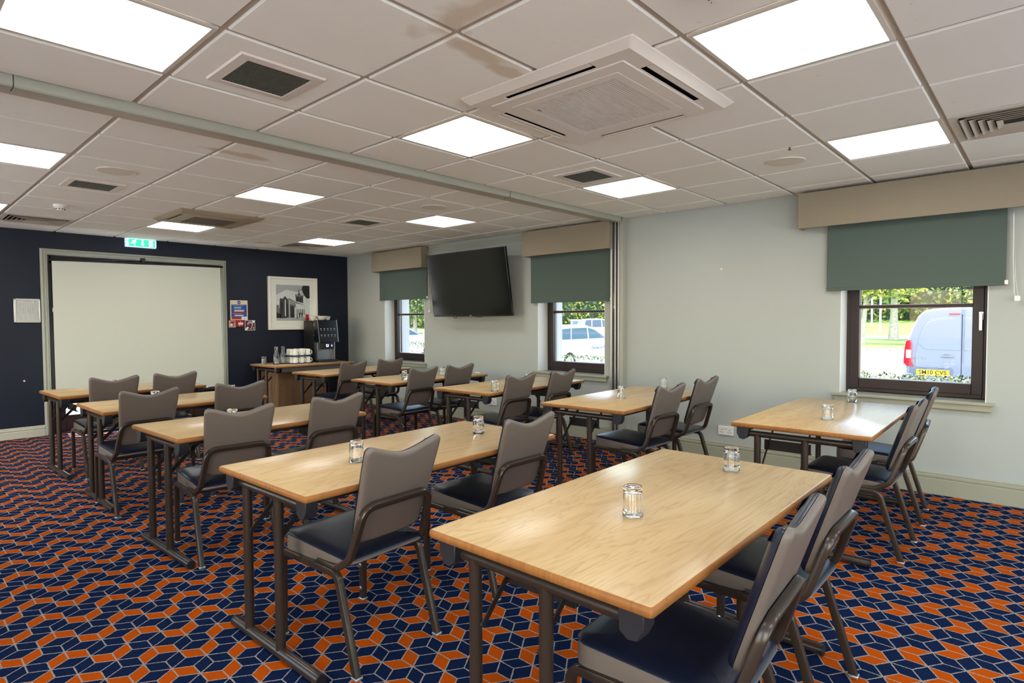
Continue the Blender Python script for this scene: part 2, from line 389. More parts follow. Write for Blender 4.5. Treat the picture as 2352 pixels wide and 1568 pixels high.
# ------------------------------------------------------------------ room shell
XW, YN, XL, YB, H = 5.42, 8.70, -1.494, -2.544, 2.40
mb = MB(); mb.box(XL-.1, XW+.1, YB-.1, YN+.2, -.05, 0); obj('floor', mb, 'carpet', kind='structure', smooth=0)
WIN = [(6.69, 7.66), (3.60, 4.555), (.345, 1.295), (-2.0, -1.05)]  # last opening is unseen, added to let in extra daylight
WZ0, WZ1, WOUT = .715, 2.09, 5.89
mb = MB(); ys = [YB-.1]
for a, b in sorted(WIN): ys += [a, b]
ys.append(YN+.3)
for i in range(0, len(ys), 2): mb.box(XW, WOUT, ys[i], ys[i+1], -.3, 2.75)
for a, b in WIN: mb.box(XW, WOUT, a, b, -.3, WZ0); mb.box(XW, WOUT, a, b, WZ1, 2.75)
obj('wall_right', mb, 'wall', kind='structure', smooth=0)
DX0, DX1, DZ = 1.432, 3.387, 2.12
mb = boxes([(XL-.1, DX0, YN, YN+.3, -.3, 2.75), (DX1, XW, YN, YN+.3, -.3, 2.75), (DX0, DX1, YN, YN+.3, DZ, 2.75)])
obj('wall_far', mb, 'navy', kind='structure', smooth=0)
FILL_LEFT = [(-2.0, -.3), (.3, 2.0), (4.1, 6.0), (6.5, 8.3)]  # unseen side openings, added so daylight lifts the ceiling
mb = MB(); ys = [YB]
for a, b in FILL_LEFT: ys += [a, b]
ys.append(YN)
for i in range(0, len(ys), 2): mb.box(XL-.1, XL, ys[i], ys[i+1], -.3, 2.75)
for a, b in FILL_LEFT: mb.box(XL-.1, XL, a, b, -.3, .25); mb.box(XL-.1, XL, a, b, 2.2, 2.75)
obj('wall_left', mb, 'white', kind='structure', smooth=0)
FILL_BACK = [(-1.3, 1.1), (1.2, 3.15), (3.25, 5.2)]  # invented glazing behind the camera, throws daylight onto the ceiling
mb = MB(); xs = [XL-.1]
for a, b in FILL_BACK: xs += [a, b]
xs.append(XW)
for i in range(0, len(xs), 2): mb.box(xs[i], xs[i+1], YB-.1, YB, -.3, 2.75)
for a, b in FILL_BACK: mb.box(a, b, YB-.1, YB, -.3, .25); mb.box(a, b, YB-.1, YB, 2.2, 2.75)
obj('wall_back', mb, 'white', kind='structure', smooth=0)

GX = [2.7058+.6*i for i in range(-7, 5)]+[XW]                       # x grid lines
GYn = [.4556+.6*j for j in range(-5, 5)]+[3.335]
GYf = [3.485, 4.017, 4.605, 5.193, 5.781, 6.369, 6.957, 7.545, 8.133, YN]
LIGHTS = [(-4, 3), (-1, 3), (2, 3), (-4, 0), (-1, 0), (2, 0), (-4, -3), (-1, -3), (2, -3)]
def cx_(i): return 2.7058+.6*i
mb = MB(); mb.box(XL-.1, XW+.3, YB-.1, YN+.3, 2.401, 2.75, 1)
skip = set()
for i, j in LIGHTS: skip.add((round(cx_(i), 2), round(.4556+.6*j, 2)))
FL = [(i, 2) for i in (-4, -1, 2)]+[(i, 6) for i in (-4, -1, 2)]     # far lights: row index in GYf
for i, k in FL: skip.add((round(cx_(i), 2), round(GYf[k], 2)))
DIF = [(2, 'n', -1), (-3, 'f', 7), (2, 'f', 7)]
for i, z, j in DIF: skip.add((round(cx_(i), 2), round(.4556+.6*j if z == 'n' else GYf[j], 2)))
def tiles(GY):
    for a in range(len(GX)-1):
        for b in range(len(GY)-1):
            x0, x1, y0, y1 = GX[a], GX[a+1], GY[b], GY[b+1]
            if (round(x0, 2), round(y0, 2)) in skip: continue
            def ring(d, z): return [(x0+d, y0+d, z), (x1-d, y0+d, z), (x1-d, y1-d, z), (x0+d, y1-d, z)]
            mb.rings([ring(.012, 2.4005), ring(.013, 2.394), ring(.017, 2.391)], 0, cap0=False, cap1=True)
tiles(GYn); tiles(GYf)
# flip so caps face down is not needed (two sided)
obj('ceiling', mb, ['tile', 'grid'], kind='structure', smooth=0)

# wall bulkhead strip between the far pelmets
obj('trim_1', boxes([(XW-.012, XW, 4.69, 6.57, 2.292, 2.362)]), 'trim', kind='structure', smooth=0)
# skirting boards
def skirt_profile(h): return [(0, 0), (.018, 0), (.018, h-.05), (.013, h-.046), (.013, h-.04), (.018, h-.036), (.018, h-.022), (.011, h-.018), (.011, h-.012), (.013, h-.008), (.008, h), (0, h)]
mb = MB(); mb.prism(skirt_profile(.165), YB, YN, lambda u, v, w_: (XW-u, w_, v)); obj('baseboard_right', mb, 'skirt', kind='structure', smooth=20)
mb = MB()
for a, b in ((XL, 1.36), (3.42, XW-.018)): mb.prism(skirt_profile(.125), a, b, lambda u, v, w_: (w_, YN-u, v))
obj('baseboard_far', mb, 'skirtf', kind='structure', smooth=20)
mb = MB(); mb.prism(skirt_profile(.125), YB, YN, lambda u, v, w_: (XL+u, w_, v)); obj('baseboard_left', mb, 'skirt', kind='structure', smooth=20)
# architrave round the patio doors
arch = [(0, 0), (0, .012), (.022, .02), (.026, .014), (.034, .014), (.038, .026), (.052, .026), (.056, .018), (.064, .022), (.07, .01), (.07, 0)]
mb = MB()
for pts_ in ([(1.36, 0, 1), (1.36, 2.19, 1)],):
    pass
def arch_piece(path):
    rs = []
    for (x, z, dx, dz) in path: rs.append([(x+dx*u, YN-d, z+dz*u) for u, d in arch])
    mb.rings(rs, 0)
arch_piece([(1.36, 0, 1, 0), (1.36, 2.19, 1, -1), (3.455, 2.19, -1, -1), (3.455, 0, -1, 0)])
obj('trim_2', mb, 'trim', kind='structure', smooth=25)
obj('trim_3', boxes([(DX0-.001, DX0+.012, YN, YN+.1, 0, DZ), (DX1-.012, DX1+.001, YN, YN+.1, 0, DZ), (DX0, DX1, YN, YN+.1, DZ-.012, DZ)]), 'underframe', kind='structure', smooth=0)

# windows -----------------------------------------------------------
def make_window(idx, y0, y1, handle=True):
    wn = empty('window_%d' % idx, (XW, (y0+y1)/2, WZ0), kind='structure')
    P = lambda mb_, n, m, **k: obj(n, mb_, m, wn, loc=(-XW, -(y0+y1)/2, -WZ0), **k)
    t_ = .006
    P(boxes([(XW+.001, 5.60, y0, y0+t_, WZ0, WZ1), (XW+.001, 5.60, y1-t_, y1, WZ0, WZ1), (XW+.001, 5.60, y0, y1, WZ1-t_, WZ1)]), 'reveal', 'white', smooth=0)
    P(boxes([(5.72, WOUT, y0, y0+t_, WZ0, WZ1), (5.72, WOUT, y1-t_, y1, WZ0, WZ1), (5.72, WOUT, y0, y1, WZ1-t_, WZ1), (5.72, WOUT+.04, y0, y1, WZ0-.03, WZ0+.012)]), 'outer_reveal', 'stone', smooth=0)
    a, b, z0, z1 = y0+.004, y1-.004, WZ0+.008, WZ1-.008
    def fr(x0, x1, a, b, z0, z1, wd, wb=None):
        wb = wb or wd
        return [(x0, x1, a, a+wd, z0, z1), (x0, x1, b-wd, b, z0, z1), (x0, x1, a+wd, b-wd, z0, z0+wb), (x0, x1, a+wd, b-wd, z1-wd, z1)]
    P(boxes(fr(5.60, 5.72, a, b, z0, z1, .035)), 'outer_frame', 'maroon', bev=.003)
    P(boxes(fr(5.585, 5.66, a+.03, b-.03, z0+.03, z1-.03, .068, .078)), 'sash', 'maroon', bev=.004)
    P(boxes([(5.60, 5.65, a+.09, b-.09, 1.414, 1.436)]), 'glazing_bar', 'maroon', bev=.003)
    P(boxes(fr(5.632, 5.64, a+.097, b-.097, z0+.107, 1.415, .006)+fr(5.632, 5.64, a+.097, b-.097, 1.435, z1-.1, .006)), 'glazing_bead', 'stone', smooth=0)
    P(boxes([(5.636, 5.639, a+.095, b-.095, z0+.1, z1-.095)]), 'pane', 'pane', smooth=0)
    if handle:
        hb = MB(); yy = y0+.05; hb.box(5.572, 5.585, yy-.014, yy+.014, 1.315, 1.375); hb.lathe([(.012, 0), (.012, .03)], 12, (5.545, yy, 1.345), ax='x')
        hb.prism(rrect(.02, .13, .008), 5.535, 5.55, lambda u, v, w_: (w_, yy+u, 1.30+v)); P(hb, 'window_handle', 'chromeh', bev=.002)
    sb = MB(); sb.box(XW-.045, 5.60, y0-.05, y1+.05, WZ0-.018, WZ0+.004); sb.box(XW-.03, XW, y0-.035, y1+.035, WZ0-.062, WZ0-.018)
    sb.box(XW-.018, XW, y0-.03, y1+.03, WZ0-.068, WZ0-.058)
    P(sb, 'sill', 'skirt', bev=.004)
for n_, (a, b) in enumerate(WIN): make_window(n_+1, a, b)

for n_, (a, b) in enumerate(FILL_BACK):  # frames and panes for the added back openings
    wn = empty('window_%d' % (n_+5), ((a+b)/2, YB, .25), kind='structure')
    P = lambda mb_, n, m, **k: obj(n, mb_, m, wn, loc=(-(a+b)/2, -YB, -.25), **k)
    P(boxes([(a, a+.07, YB-.08, YB-.02, .25, 2.2), (b-.07, b, YB-.08, YB-.02, .25, 2.2), (a+.07, b-.07, YB-.08, YB-.02, .25, .33), (a+.07, b-.07, YB-.08, YB-.02, 2.12, 2.2), ((a+b)/2-.03, (a+b)/2+.03, YB-.08, YB-.02, .33, 2.12)]), 'outer_frame', 'maroon', bev=.003)
    P(boxes([(a+.06, b-.06, YB-.055, YB-.05, .31, 2.14)]), 'pane', 'pane', smooth=0)
for n_, (a, b) in enumerate(FILL_LEFT):  # likewise for the added left openings
    wn = empty('window_%d' % (n_+8), (XL, (a+b)/2, .25), kind='structure')
    P = lambda mb_, n, m, **k: obj(n, mb_, m, wn, loc=(-XL, -(a+b)/2, -.25), **k)
    P(boxes([(XL-.08, XL-.02, a, a+.07, .25, 2.2), (XL-.08, XL-.02, b-.07, b, .25, 2.2), (XL-.08, XL-.02, a+.07, b-.07, .25, .33), (XL-.08, XL-.02, a+.07, b-.07, 2.12, 2.2), (XL-.08, XL-.02, (a+b)/2-.03, (a+b)/2+.03, .33, 2.12)]), 'outer_frame', 'maroon', bev=.003)
    P(boxes([(XL-.055, XL-.05, a+.06, b-.06, .31, 2.14)]), 'pane', 'pane', smooth=0)
# pelmets and blinds
def pelmet(y0, y1, label):
    mb = MB(); t_ = .016; z0, z1 = 2.08, 2.372; x0 = 5.28
    mb.box(x0, x0+t_, y0, y1, z0, z1); mb.box(x0+t_, XW, y0, y0+t_, z0, z1); mb.box(x0+t_, XW, y1-t_, y1, z0, z1); mb.box(x0+t_, XW, y0+t_, y1-t_, z1-.012, z1)
    o = obj('pelmet', mb, 'pelmet', bev=.004, loc=(0, 0, 0), label=label, cat='pelmet', group='oatmeal pelmets over the windows'); return o
def blind(y0, y1, zb, chain, label):
    c = empty('roller_blind', (5.38, (y0+y1)/2, zb), label=label, cat='blind', group='roller blinds')
    P = lambda mb_, n, m, **k: obj(n, mb_, m, c, loc=(-5.38, -(y0+y1)/2, -zb), **k)
    mb = MB(); mb.box(5.379, 5.3805, y0, y1, zb+.02, 2.30); P(mb, 'fabric', 'blind', smooth=0)
    mb = MB(); mb.prism(rrect(.010, .028, .004), y0, y1, lambda u, v, w_: (5.38+u, w_, zb+.014+v)); P(mb, 'bottom_bar', 'blind')
    mb = MB(); mb.lathe([(.022, 0), (.022, y1-y0)], 16, (5.385, y1, 2.31), ax='-y'); P(mb, 'roller', 'plasticw')
    mb = MB(); mb.box(5.372, 5.388, y0-.012, y0+.008, zb+.006, zb+.036); P(mb, 'end_clip', 'plasticw', bev=.002)
    if chain:
        pts = [(5.375, y0-.03, 2.3), (5.372, y0-.035, 1.75), (5.37, y0-.045, 1.50), (5.37, y0-.055, 1.447), (5.372, y0-.068, 1.462), (5.38, y0-.05, 1.6), (5.385, y0-.04, 1.8), (5.39, y0-.03, 2.3)]
        mb = MB(); mb.tube(fillet(pts, .03), .0022, 6); P(mb, 'chain', 'alum')
        mb = MB(); mb.prism(rrect(.034, .038, .01), 5.362, 5.378, lambda u, v, w_: (w_, y0-.062+u, 1.462+v)); P(mb, 'chain_weight', 'plasticw', bev=.003)
pelmet(6.575, 7.795, 'oatmeal fabric pelmet over the far window nearest the navy wall')
pelmet(3.465, 4.68, 'oatmeal fabric pelmet over the middle window, beside the partition post')
pelmet(.05, 1.595, 'wide oatmeal fabric pelmet over the window with the grey van outside')
pelmet(-2.3, -.75, 'oatmeal fabric pelmet over the added unseen window nearest the back of the room')
blind(6.577, 7.725, 1.64, 1, 'slate green roller blind half down over the far window left of the television')
blind(3.497, 4.627, 1.53, 1, 'slate green roller blind over the middle window right of the television')
blind(.25, 1.392, 1.556, 1, 'slate green roller blind over the window with the grey van outside')
blind(-2.1, -.95, 1.85, 1, 'slate green roller blind rolled high over the added unseen window nearest the back')

# folding partition track and wall post
tr = empty('partition_track', (2., 3.41, 2.40), label='long grey green folding partition track crossing the ceiling', cat='track')
Pt = lambda mb_, n, m, **k: obj(n, mb_, m, tr, loc=(-2., -3.41, -2.40), **k)
mb = MB(); mb.prism([(3.337, 2.401), (3.337, 2.352), (3.343, 2.345), (3.395, 2.345), (3.395, 2.401)], XL, XW-.1, lambda u, v, w_: (w_, u, v)); Pt(mb, 'near_rail', 'trim', smooth=0)
mb = MB(); mb.box(XL, XW-.1, 3.395, 3.41, 2.375, 2.401); Pt(mb, 'slot', 'dark', smooth=0)
mb = MB(); mb.box(XL, XW-.1, 3.41, 3.483, 2.352, 2.401); Pt(mb, 'far_rail', 'grid', smooth=0)
mb = MB()
for x in (.45, 3.62): mb.box(x, x+.003, 3.3355, 3.41, 2.3445, 2.401)
Pt(mb, 'joint_line', 'dark', smooth=0)
po = empty('partition_post', (XW, 3.41, 0), label='slotted grey partition post against the wall between middle and near windows', cat='post')
Pt = lambda mb_, n, m, **k: obj(n, mb_, m, po, loc=(-XW, -3.41, 0), **k)
Pt(boxes([(5.335, XW, 3.455, 3.475, 0, 2.40), (5.345, XW, 3.415, 3.43, 0, 2.40), (5.335, XW, 3.37, 3.385, 0, 2.40)]), 'channel_fin', 'alum', smooth=0)
Pt(boxes([(5.38, XW, 3.43, 3.455, 0, 2.40), (5.38, XW, 3.385, 3.415, 0, 2.40)]), 'slot', 'dark', smooth=0)
Pt(boxes([(5.34, XW, 3.325, 3.37, 0, 2.40)]), 'jamb', 'trim', bev=.003)
Pt(boxes([(5.375, 5.382, 3.392, 3.408, 1.29, 1.31)]), 'catch', 'alum', smooth=0)

# patio doors ------------------------------------------------------
dr = empty('door_1', ((DX0+DX1)/2, YN+.14, 0), kind='structure')
Pt = lambda mb_, n, m, **k: obj(n, mb_, m, dr, loc=(-(DX0+DX1)/2, -YN-.14, 0), **k)
mid = (DX0+DX1)/2; Y0, Y1 = YN+.10, YN+.16
Pt(boxes([(DX0, DX0+.05, Y0, Y1+.04, 0, DZ), (DX1-.05, DX1, Y0, Y1+.04, 0, DZ), (DX0, DX1, Y0, Y1+.04, DZ-.10, DZ)]), 'door_frame', 'maroon', bev=.003)
for a, b in ((DX0+.05, mid), (mid, DX1-.05)):
    Pt(boxes([(a, a+.1, Y0, Y1, 0, DZ-.1), (b-.1, b, Y0, Y1, 0, DZ-.1), (a+.1, b-.1, Y0, Y1, 0, .20), (a+.1, b-.1, Y0, Y1, DZ-.2, DZ-.1), (a+.1, b-.1, Y0, Y1, .93, 1.03)]), 'door_leaf', 'maroon', bev=.003)
    Pt(boxes([(a+.095, b-.095, Y0+.025, Y0+.031, .195, DZ-.195)]), 'pane', 'pane', smooth=0)
Pt(boxes([(mid-.07, mid-.04, Y0-.012, Y0, .95, 1.15), (mid-.06, mid+.04, Y0-.05, Y0-.035, 1.04, 1.058), (mid-.06, mid-.045, Y0-.05, Y0, 1.04, 1.058)]), 'door_handle', 'chromeh', bev=.003)
bc = MB(); bc.tube([(1.505, 8.775, 2.0), (1.50, 8.77, 1.7), (1.488, 8.765, 1.5)], .0025, 6); bc.box(1.476, 1.502, 8.76, 8.775, 1.45, 1.50)
obj('door_cord', bc, 'plasticw', label='thin white cord with weight hanging by the patio door, left of screen', cat='cord')

# ------------------------------------------------------------------ ceiling fixtures
def light(x0, x1, y0, y1, label):
    e = empty('ceiling_light', ((x0+x1)/2, (y0+y1)/2, 2.40), label=label, cat='ceiling light', group='square panel lights in the ceiling grid')
    hx, hy = (x1-x0)/2, (y1-y0)/2
    fr = MB(); a = .012; b = .030
    fr.rings([[(-hx+a, -hy+a, .0), (hx-a, -hy+a, .0), (hx-a, hy-a, .0), (-hx+a, hy-a, .0)], [(-hx+a, -hy+a, -.008), (hx-a, -hy+a, -.008), (hx-a, hy-a, -.008), (-hx+a, hy-a, -.008)],
              [(-hx+b, -hy+b, -.009), (hx-b, -hy+b, -.009), (hx-b, hy-b, -.009), (-hx+b, hy-b, -.009)], [(-hx+b, -hy+b, -.004), (hx-b, -hy+b, -.004), (hx-b, hy-b, -.004), (-hx+b, hy-b, -.004)]], 0, False, False)
    obj('rim', fr, 'panelframe', e, smooth=0)
    d = MB(); d.add([(-hx+b, -hy+b, -.005), (-hx+b, hy-b, -.005), (hx-b, hy-b, -.005), (hx-b, -hy+b, -.005)], [(0, 1, 2, 3)]); obj('diffuser', d, 'panel', e, smooth=0)
LN = {(-4, 3): 'bright square ceiling light cut by the top left corner of the photo', (-1, 3): 'square ceiling light beside the large air conditioning cassette, left of it',
      (2, 3): 'square ceiling light beside a square vent, near the right end of the track', (-4, 0): 'square ceiling light left of the camera position, outside the photo',
      (-1, 0): 'big bright square ceiling light cut by the top edge, right of the cassette', (2, 0): 'square ceiling light beside the louvred diffuser above the van window',
      (-4, -3): 'square ceiling light behind the camera, by the left wall', (-1, -3): 'square ceiling light behind the camera, middle of its row', (2, -3): 'square ceiling light behind the camera, by the window wall'}
for i, j in LIGHTS: light(cx_(i), cx_(i)+.6, .4556+.6*j, 1.0556+.6*j, LN[(i, j)])
LF = ['square ceiling light at the left edge beyond the track, above a round speaker', 'square ceiling light beyond the track, in line with the far cassette', 'square ceiling light beyond the track, above the television',
      'sliver of square ceiling light at the left edge beside the smoke detector', 'square ceiling light just behind the far cassette, before the exit sign', 'farthest right square ceiling light, beside the far diffuser and above the picture']
for n_, (i, k) in enumerate(FL): light(cx_(i), cx_(i)+.6, GYf[k], GYf[k+1], LF[n_])

def vent(x, y, label):
    e = empty('ceiling_vent', (x, y, 2.391), label=label, cat='vent', group='egg crate ceiling vents')
    def q(h, z): return [(-h, -h, z), (h, -h, z), (h, h, z), (-h, h, z)]
    f = MB(); f.rings([q(.185, 0), q(.18, -.008), q(.14, -.010), q(.137, -.001)], 0, False, False); obj('vent_frame', f, 'plastic', e, smooth=0)
    f = MB(); f.rings([q(.138, .0), q(.138, -.0005)], 0, True, True); obj('backing', f, 'dark', e, smooth=0)
    g = MB()
    for k in range(22):
        t_ = -.138+.276*(k+.5)/22; g.box(t_-.0016, t_+.0016, -.137, .137, -.008, -.001); g.box(-.137, .137, t_-.0016, t_+.0016, -.008, -.001)
    obj('egg_crate_grille', g, 'ventgrey', e, smooth=0)
vent(1.208, 2.565, 'large square egg crate vent beside the top left ceiling light')
vent(3.622, 2.56, 'square egg crate vent between cassette and window wall, near the track end')
vent(1.206, 5.52, 'square egg crate vent between left speaker and smoke detector')
vent(3.63, 5.50, 'square egg crate vent above the television side, next to a square light')
def speaker(x, y, label):
    e = empty('ceiling_speaker', (x, y, 2.391), label=label, cat='speaker', group='round ceiling speakers')
    f = MB(); f.lathe([(.125, 0), (.124, -.004), (.116, -.007), (.110, -.005), (.110, 0)], 40, cap0=False, cap1=False); obj('speaker_ring', f, 'plastic', e)
    f = MB(); f.lathe([(.111, -.002), (.111, -.005), (.05, -.0065)], 40); obj('speaker_mesh', f, 'speaker', e)
speaker(1.215, 4.895, 'round ceiling speaker near the left edge, next to the egg crate vent')
speaker(4.225, 1.36, 'round ceiling speaker in front of the van window pelmet')
speaker(3.62, 4.31, 'round ceiling speaker just beyond the track, above the middle window side')
speaker(3.60, 7.84, 'small dark looking round ceiling speaker near the navy wall')
def detector(x, y, label):
    e = empty('smoke_detector', (x, y, 2.391), label=label, cat='smoke detector')
    f = MB(); f.lathe([(.052, 0), (.052, -.010), (.05, -.022), (.046, -.026), (.03, -.045)], 28); obj('detector_body', f, 'plasticw', e)
    f = MB()
    for k in range(10):
        a = 2*PI*k/10; f.lathe([(.0035, -.03), (.0035, -.044)], 6, (.036*math.cos(a), .036*math.sin(a), 0))
    f.lathe([(.0365, -.0265), (.031, -.044)], 20); obj('detector_slot', f, 'dark', e)
    f = MB(); f.lathe([(.031, -.044), (.03, -.05), (.012, -.053)], 20); obj('detector_cap', f, 'plasticw', e)
detector(1.2, 6.66, 'white smoke detector beyond the track near the top left of the navy wall')
detector(1.86, .80, 'white smoke detector cut by the top edge of the photo')
f = MB(); f.lathe([(.006, 0), (.004, -.012), (.010, -.016), (.010, -.018), (.002, -.024)], 10, (3.915, 1.235, 2.40)); obj('sprinkler_hook', f, 'acgrille', label='tiny brown hook on the grid beside the round speaker', cat='hook')

def cassette(x, y, S, mats, label, slats, drop=.032):
    e = empty('air_conditioner', (x, y, 2.391), label=label, cat='air conditioner', group='ceiling cassette air conditioners')
    h = S/2; k_ = S/.95; zz = -drop
    s0, s1, sl, g, pn = .372*k_, .437*k_, .252*k_, .252*k_, .298*k_
    def q(h_, z, r=.004): return [(a, b, z) for a, b in rrect(2*h_, 2*h_, r, 3)]
    f = MB(); f.rings([q(h, 0, .012), q(h, -.006, .012), q(h-.034, zz, .006), q(h-.036, zz, .006), q(h-.037, zz+.002, .006)], 0, False, False); obj('outer_rim', f, mats[0], e, smooth=25)
    f = MB(); o_ = h-.036
    for sx in (-1, 1):
        a, b = sorted((sx*s1, sx*o_)); f.box(a, b, -o_, o_, zz, zz+.006); f.box(-s1, s1, a, b, zz, zz+.006)
        for sy in (-1, 1):
            a, b = sorted((sx*sl, sx*s1)); c_, d_ = sorted((sy*sl, sy*s1)); f.box(a, b, c_, d_, zz+.0002, zz+.0062)
        a, b = sorted((sx*sl, sx*s0)); f.box(a, b, -sl, sl, zz, zz+.006); f.box(-sl, sl, a, b, zz, zz+.006)
    f.box(-sl, sl, -sl, sl, zz, zz+.006)
    obj('face_panel', f, mats[0], e, smooth=0)
    f = MB(); f.box(-s1, s1, -s1, s1, zz+.024, zz+.026); obj('inner_cavity', f, 'dark', e, smooth=0)
    for ax in range(4):
        ca, sa = [(1, 0), (0, 1), (-1, 0), (0, -1)][ax]
        fn_ = lambda u, v, w_: (ca*u-sa*w_, sa*u+ca*w_, v)
        f = MB(); f.prism([(s0+.030*k_, zz+.004), (s0+.034*k_, zz-.0005), (s1-.003, zz+.002), (s1-.003, zz+.007), (s0+.034*k_, zz+.007)], -sl+.004, sl-.004, fn_); obj('louvre', f, mats[0], e, smooth=25)
    f = MB(); f.rings([q(s0-.002, zz+.001), q(s0-.006, zz-.005), q(pn+.003, zz-.006), q(pn+.002, zz-.003), q(pn, zz-.003), q(pn-.001, zz-.008), q(g+.002, zz-.008), q(g, zz-.001)], 0, False, False); obj('grille_frame', f, mats[0], e, smooth=15)
    f = MB(); f.box(-g, g, -g, g, zz-.002, zz-.001); obj('grille_shadow', f, 'ventgrey' if mats[1] == 'plastic' else 'dark', e, smooth=0)
    f = MB()
    for k in range(slats):
        t_ = -g+2*g*(k+.5)/slats; w2 = g/slats*.60
        f.box(-g, g, t_-w2, t_+w2, zz-.0075, zz-.003)
    obj('grille_slats', f, mats[1], e, smooth=0)
    return e, g, zz
e, g, zz = cassette(2.428, 1.652, .95, ('plastic', 'plastic'), 'large white cassette air conditioner in the ceiling, top right of centre', 40)
f = MB()
for k in range(3): f.box(.0+k*.011, .008+k*.011, -.0035+.001*k, .0045, -.0008, 0)
obj('badge', f, 'bluepr', e, loc=(-g+.06, g-.03, zz-.0076), smooth=0)
e2, g, zz = cassette(2.395, 6.42, .80, ('acbeige', 'acgrille'), 'yellowed cassette air conditioner beyond the track with brown grille', 34)

def diffuser(x0, x1, y0, y1, label):
    e = empty('air_diffuser', ((x0+x1)/2, (y0+y1)/2, 2.40), label=label, cat='diffuser', group='four way louvred ceiling diffusers')
    hx, hy = (x1-x0)/2, (y1-y0)/2
    def q(d, z): return [(-hx+d, -hy+d, z), (hx-d, -hy+d, z), (hx-d, hy-d, z), (-hx+d, hy-d, z)]
    f = MB(); f.rings([q(.012, 0), q(.013, -.010), q(.05, -.011), q(.055, -.002)], 0, False, False); obj('diffuser_frame', f, 'panelframe', e, smooth=0)
    f = MB()
    for k in range(5):
        d = .062+k*.036; f.rings([q(d, -.020), q(d+.002, -.0215), q(d+.026, -.0035), q(d+.024, -.002)], 0, False, False)
    obj('diffuser_blades', f, 'grid', e, smooth=0)
    f = MB(); f.rings([q(.05, -.0008), q(.05, -.0015)], 0); obj('backing', f, 'dark', e, smooth=0)
DL = ['four way louvred diffuser at the right edge beside the square light', 'four way louvred diffuser at the far left corner by the navy wall', 'four way louvred diffuser beside the farthest right square light']
for n_, (i, z, j) in enumerate(DIF):
    y0 = .4556+.6*j if z == 'n' else GYf[j]; y1 = y0+.6 if z == 'n' else GYf[j+1]
    diffuser(cx_(i), cx_(i)+.6, y0, y1, DL[n_])

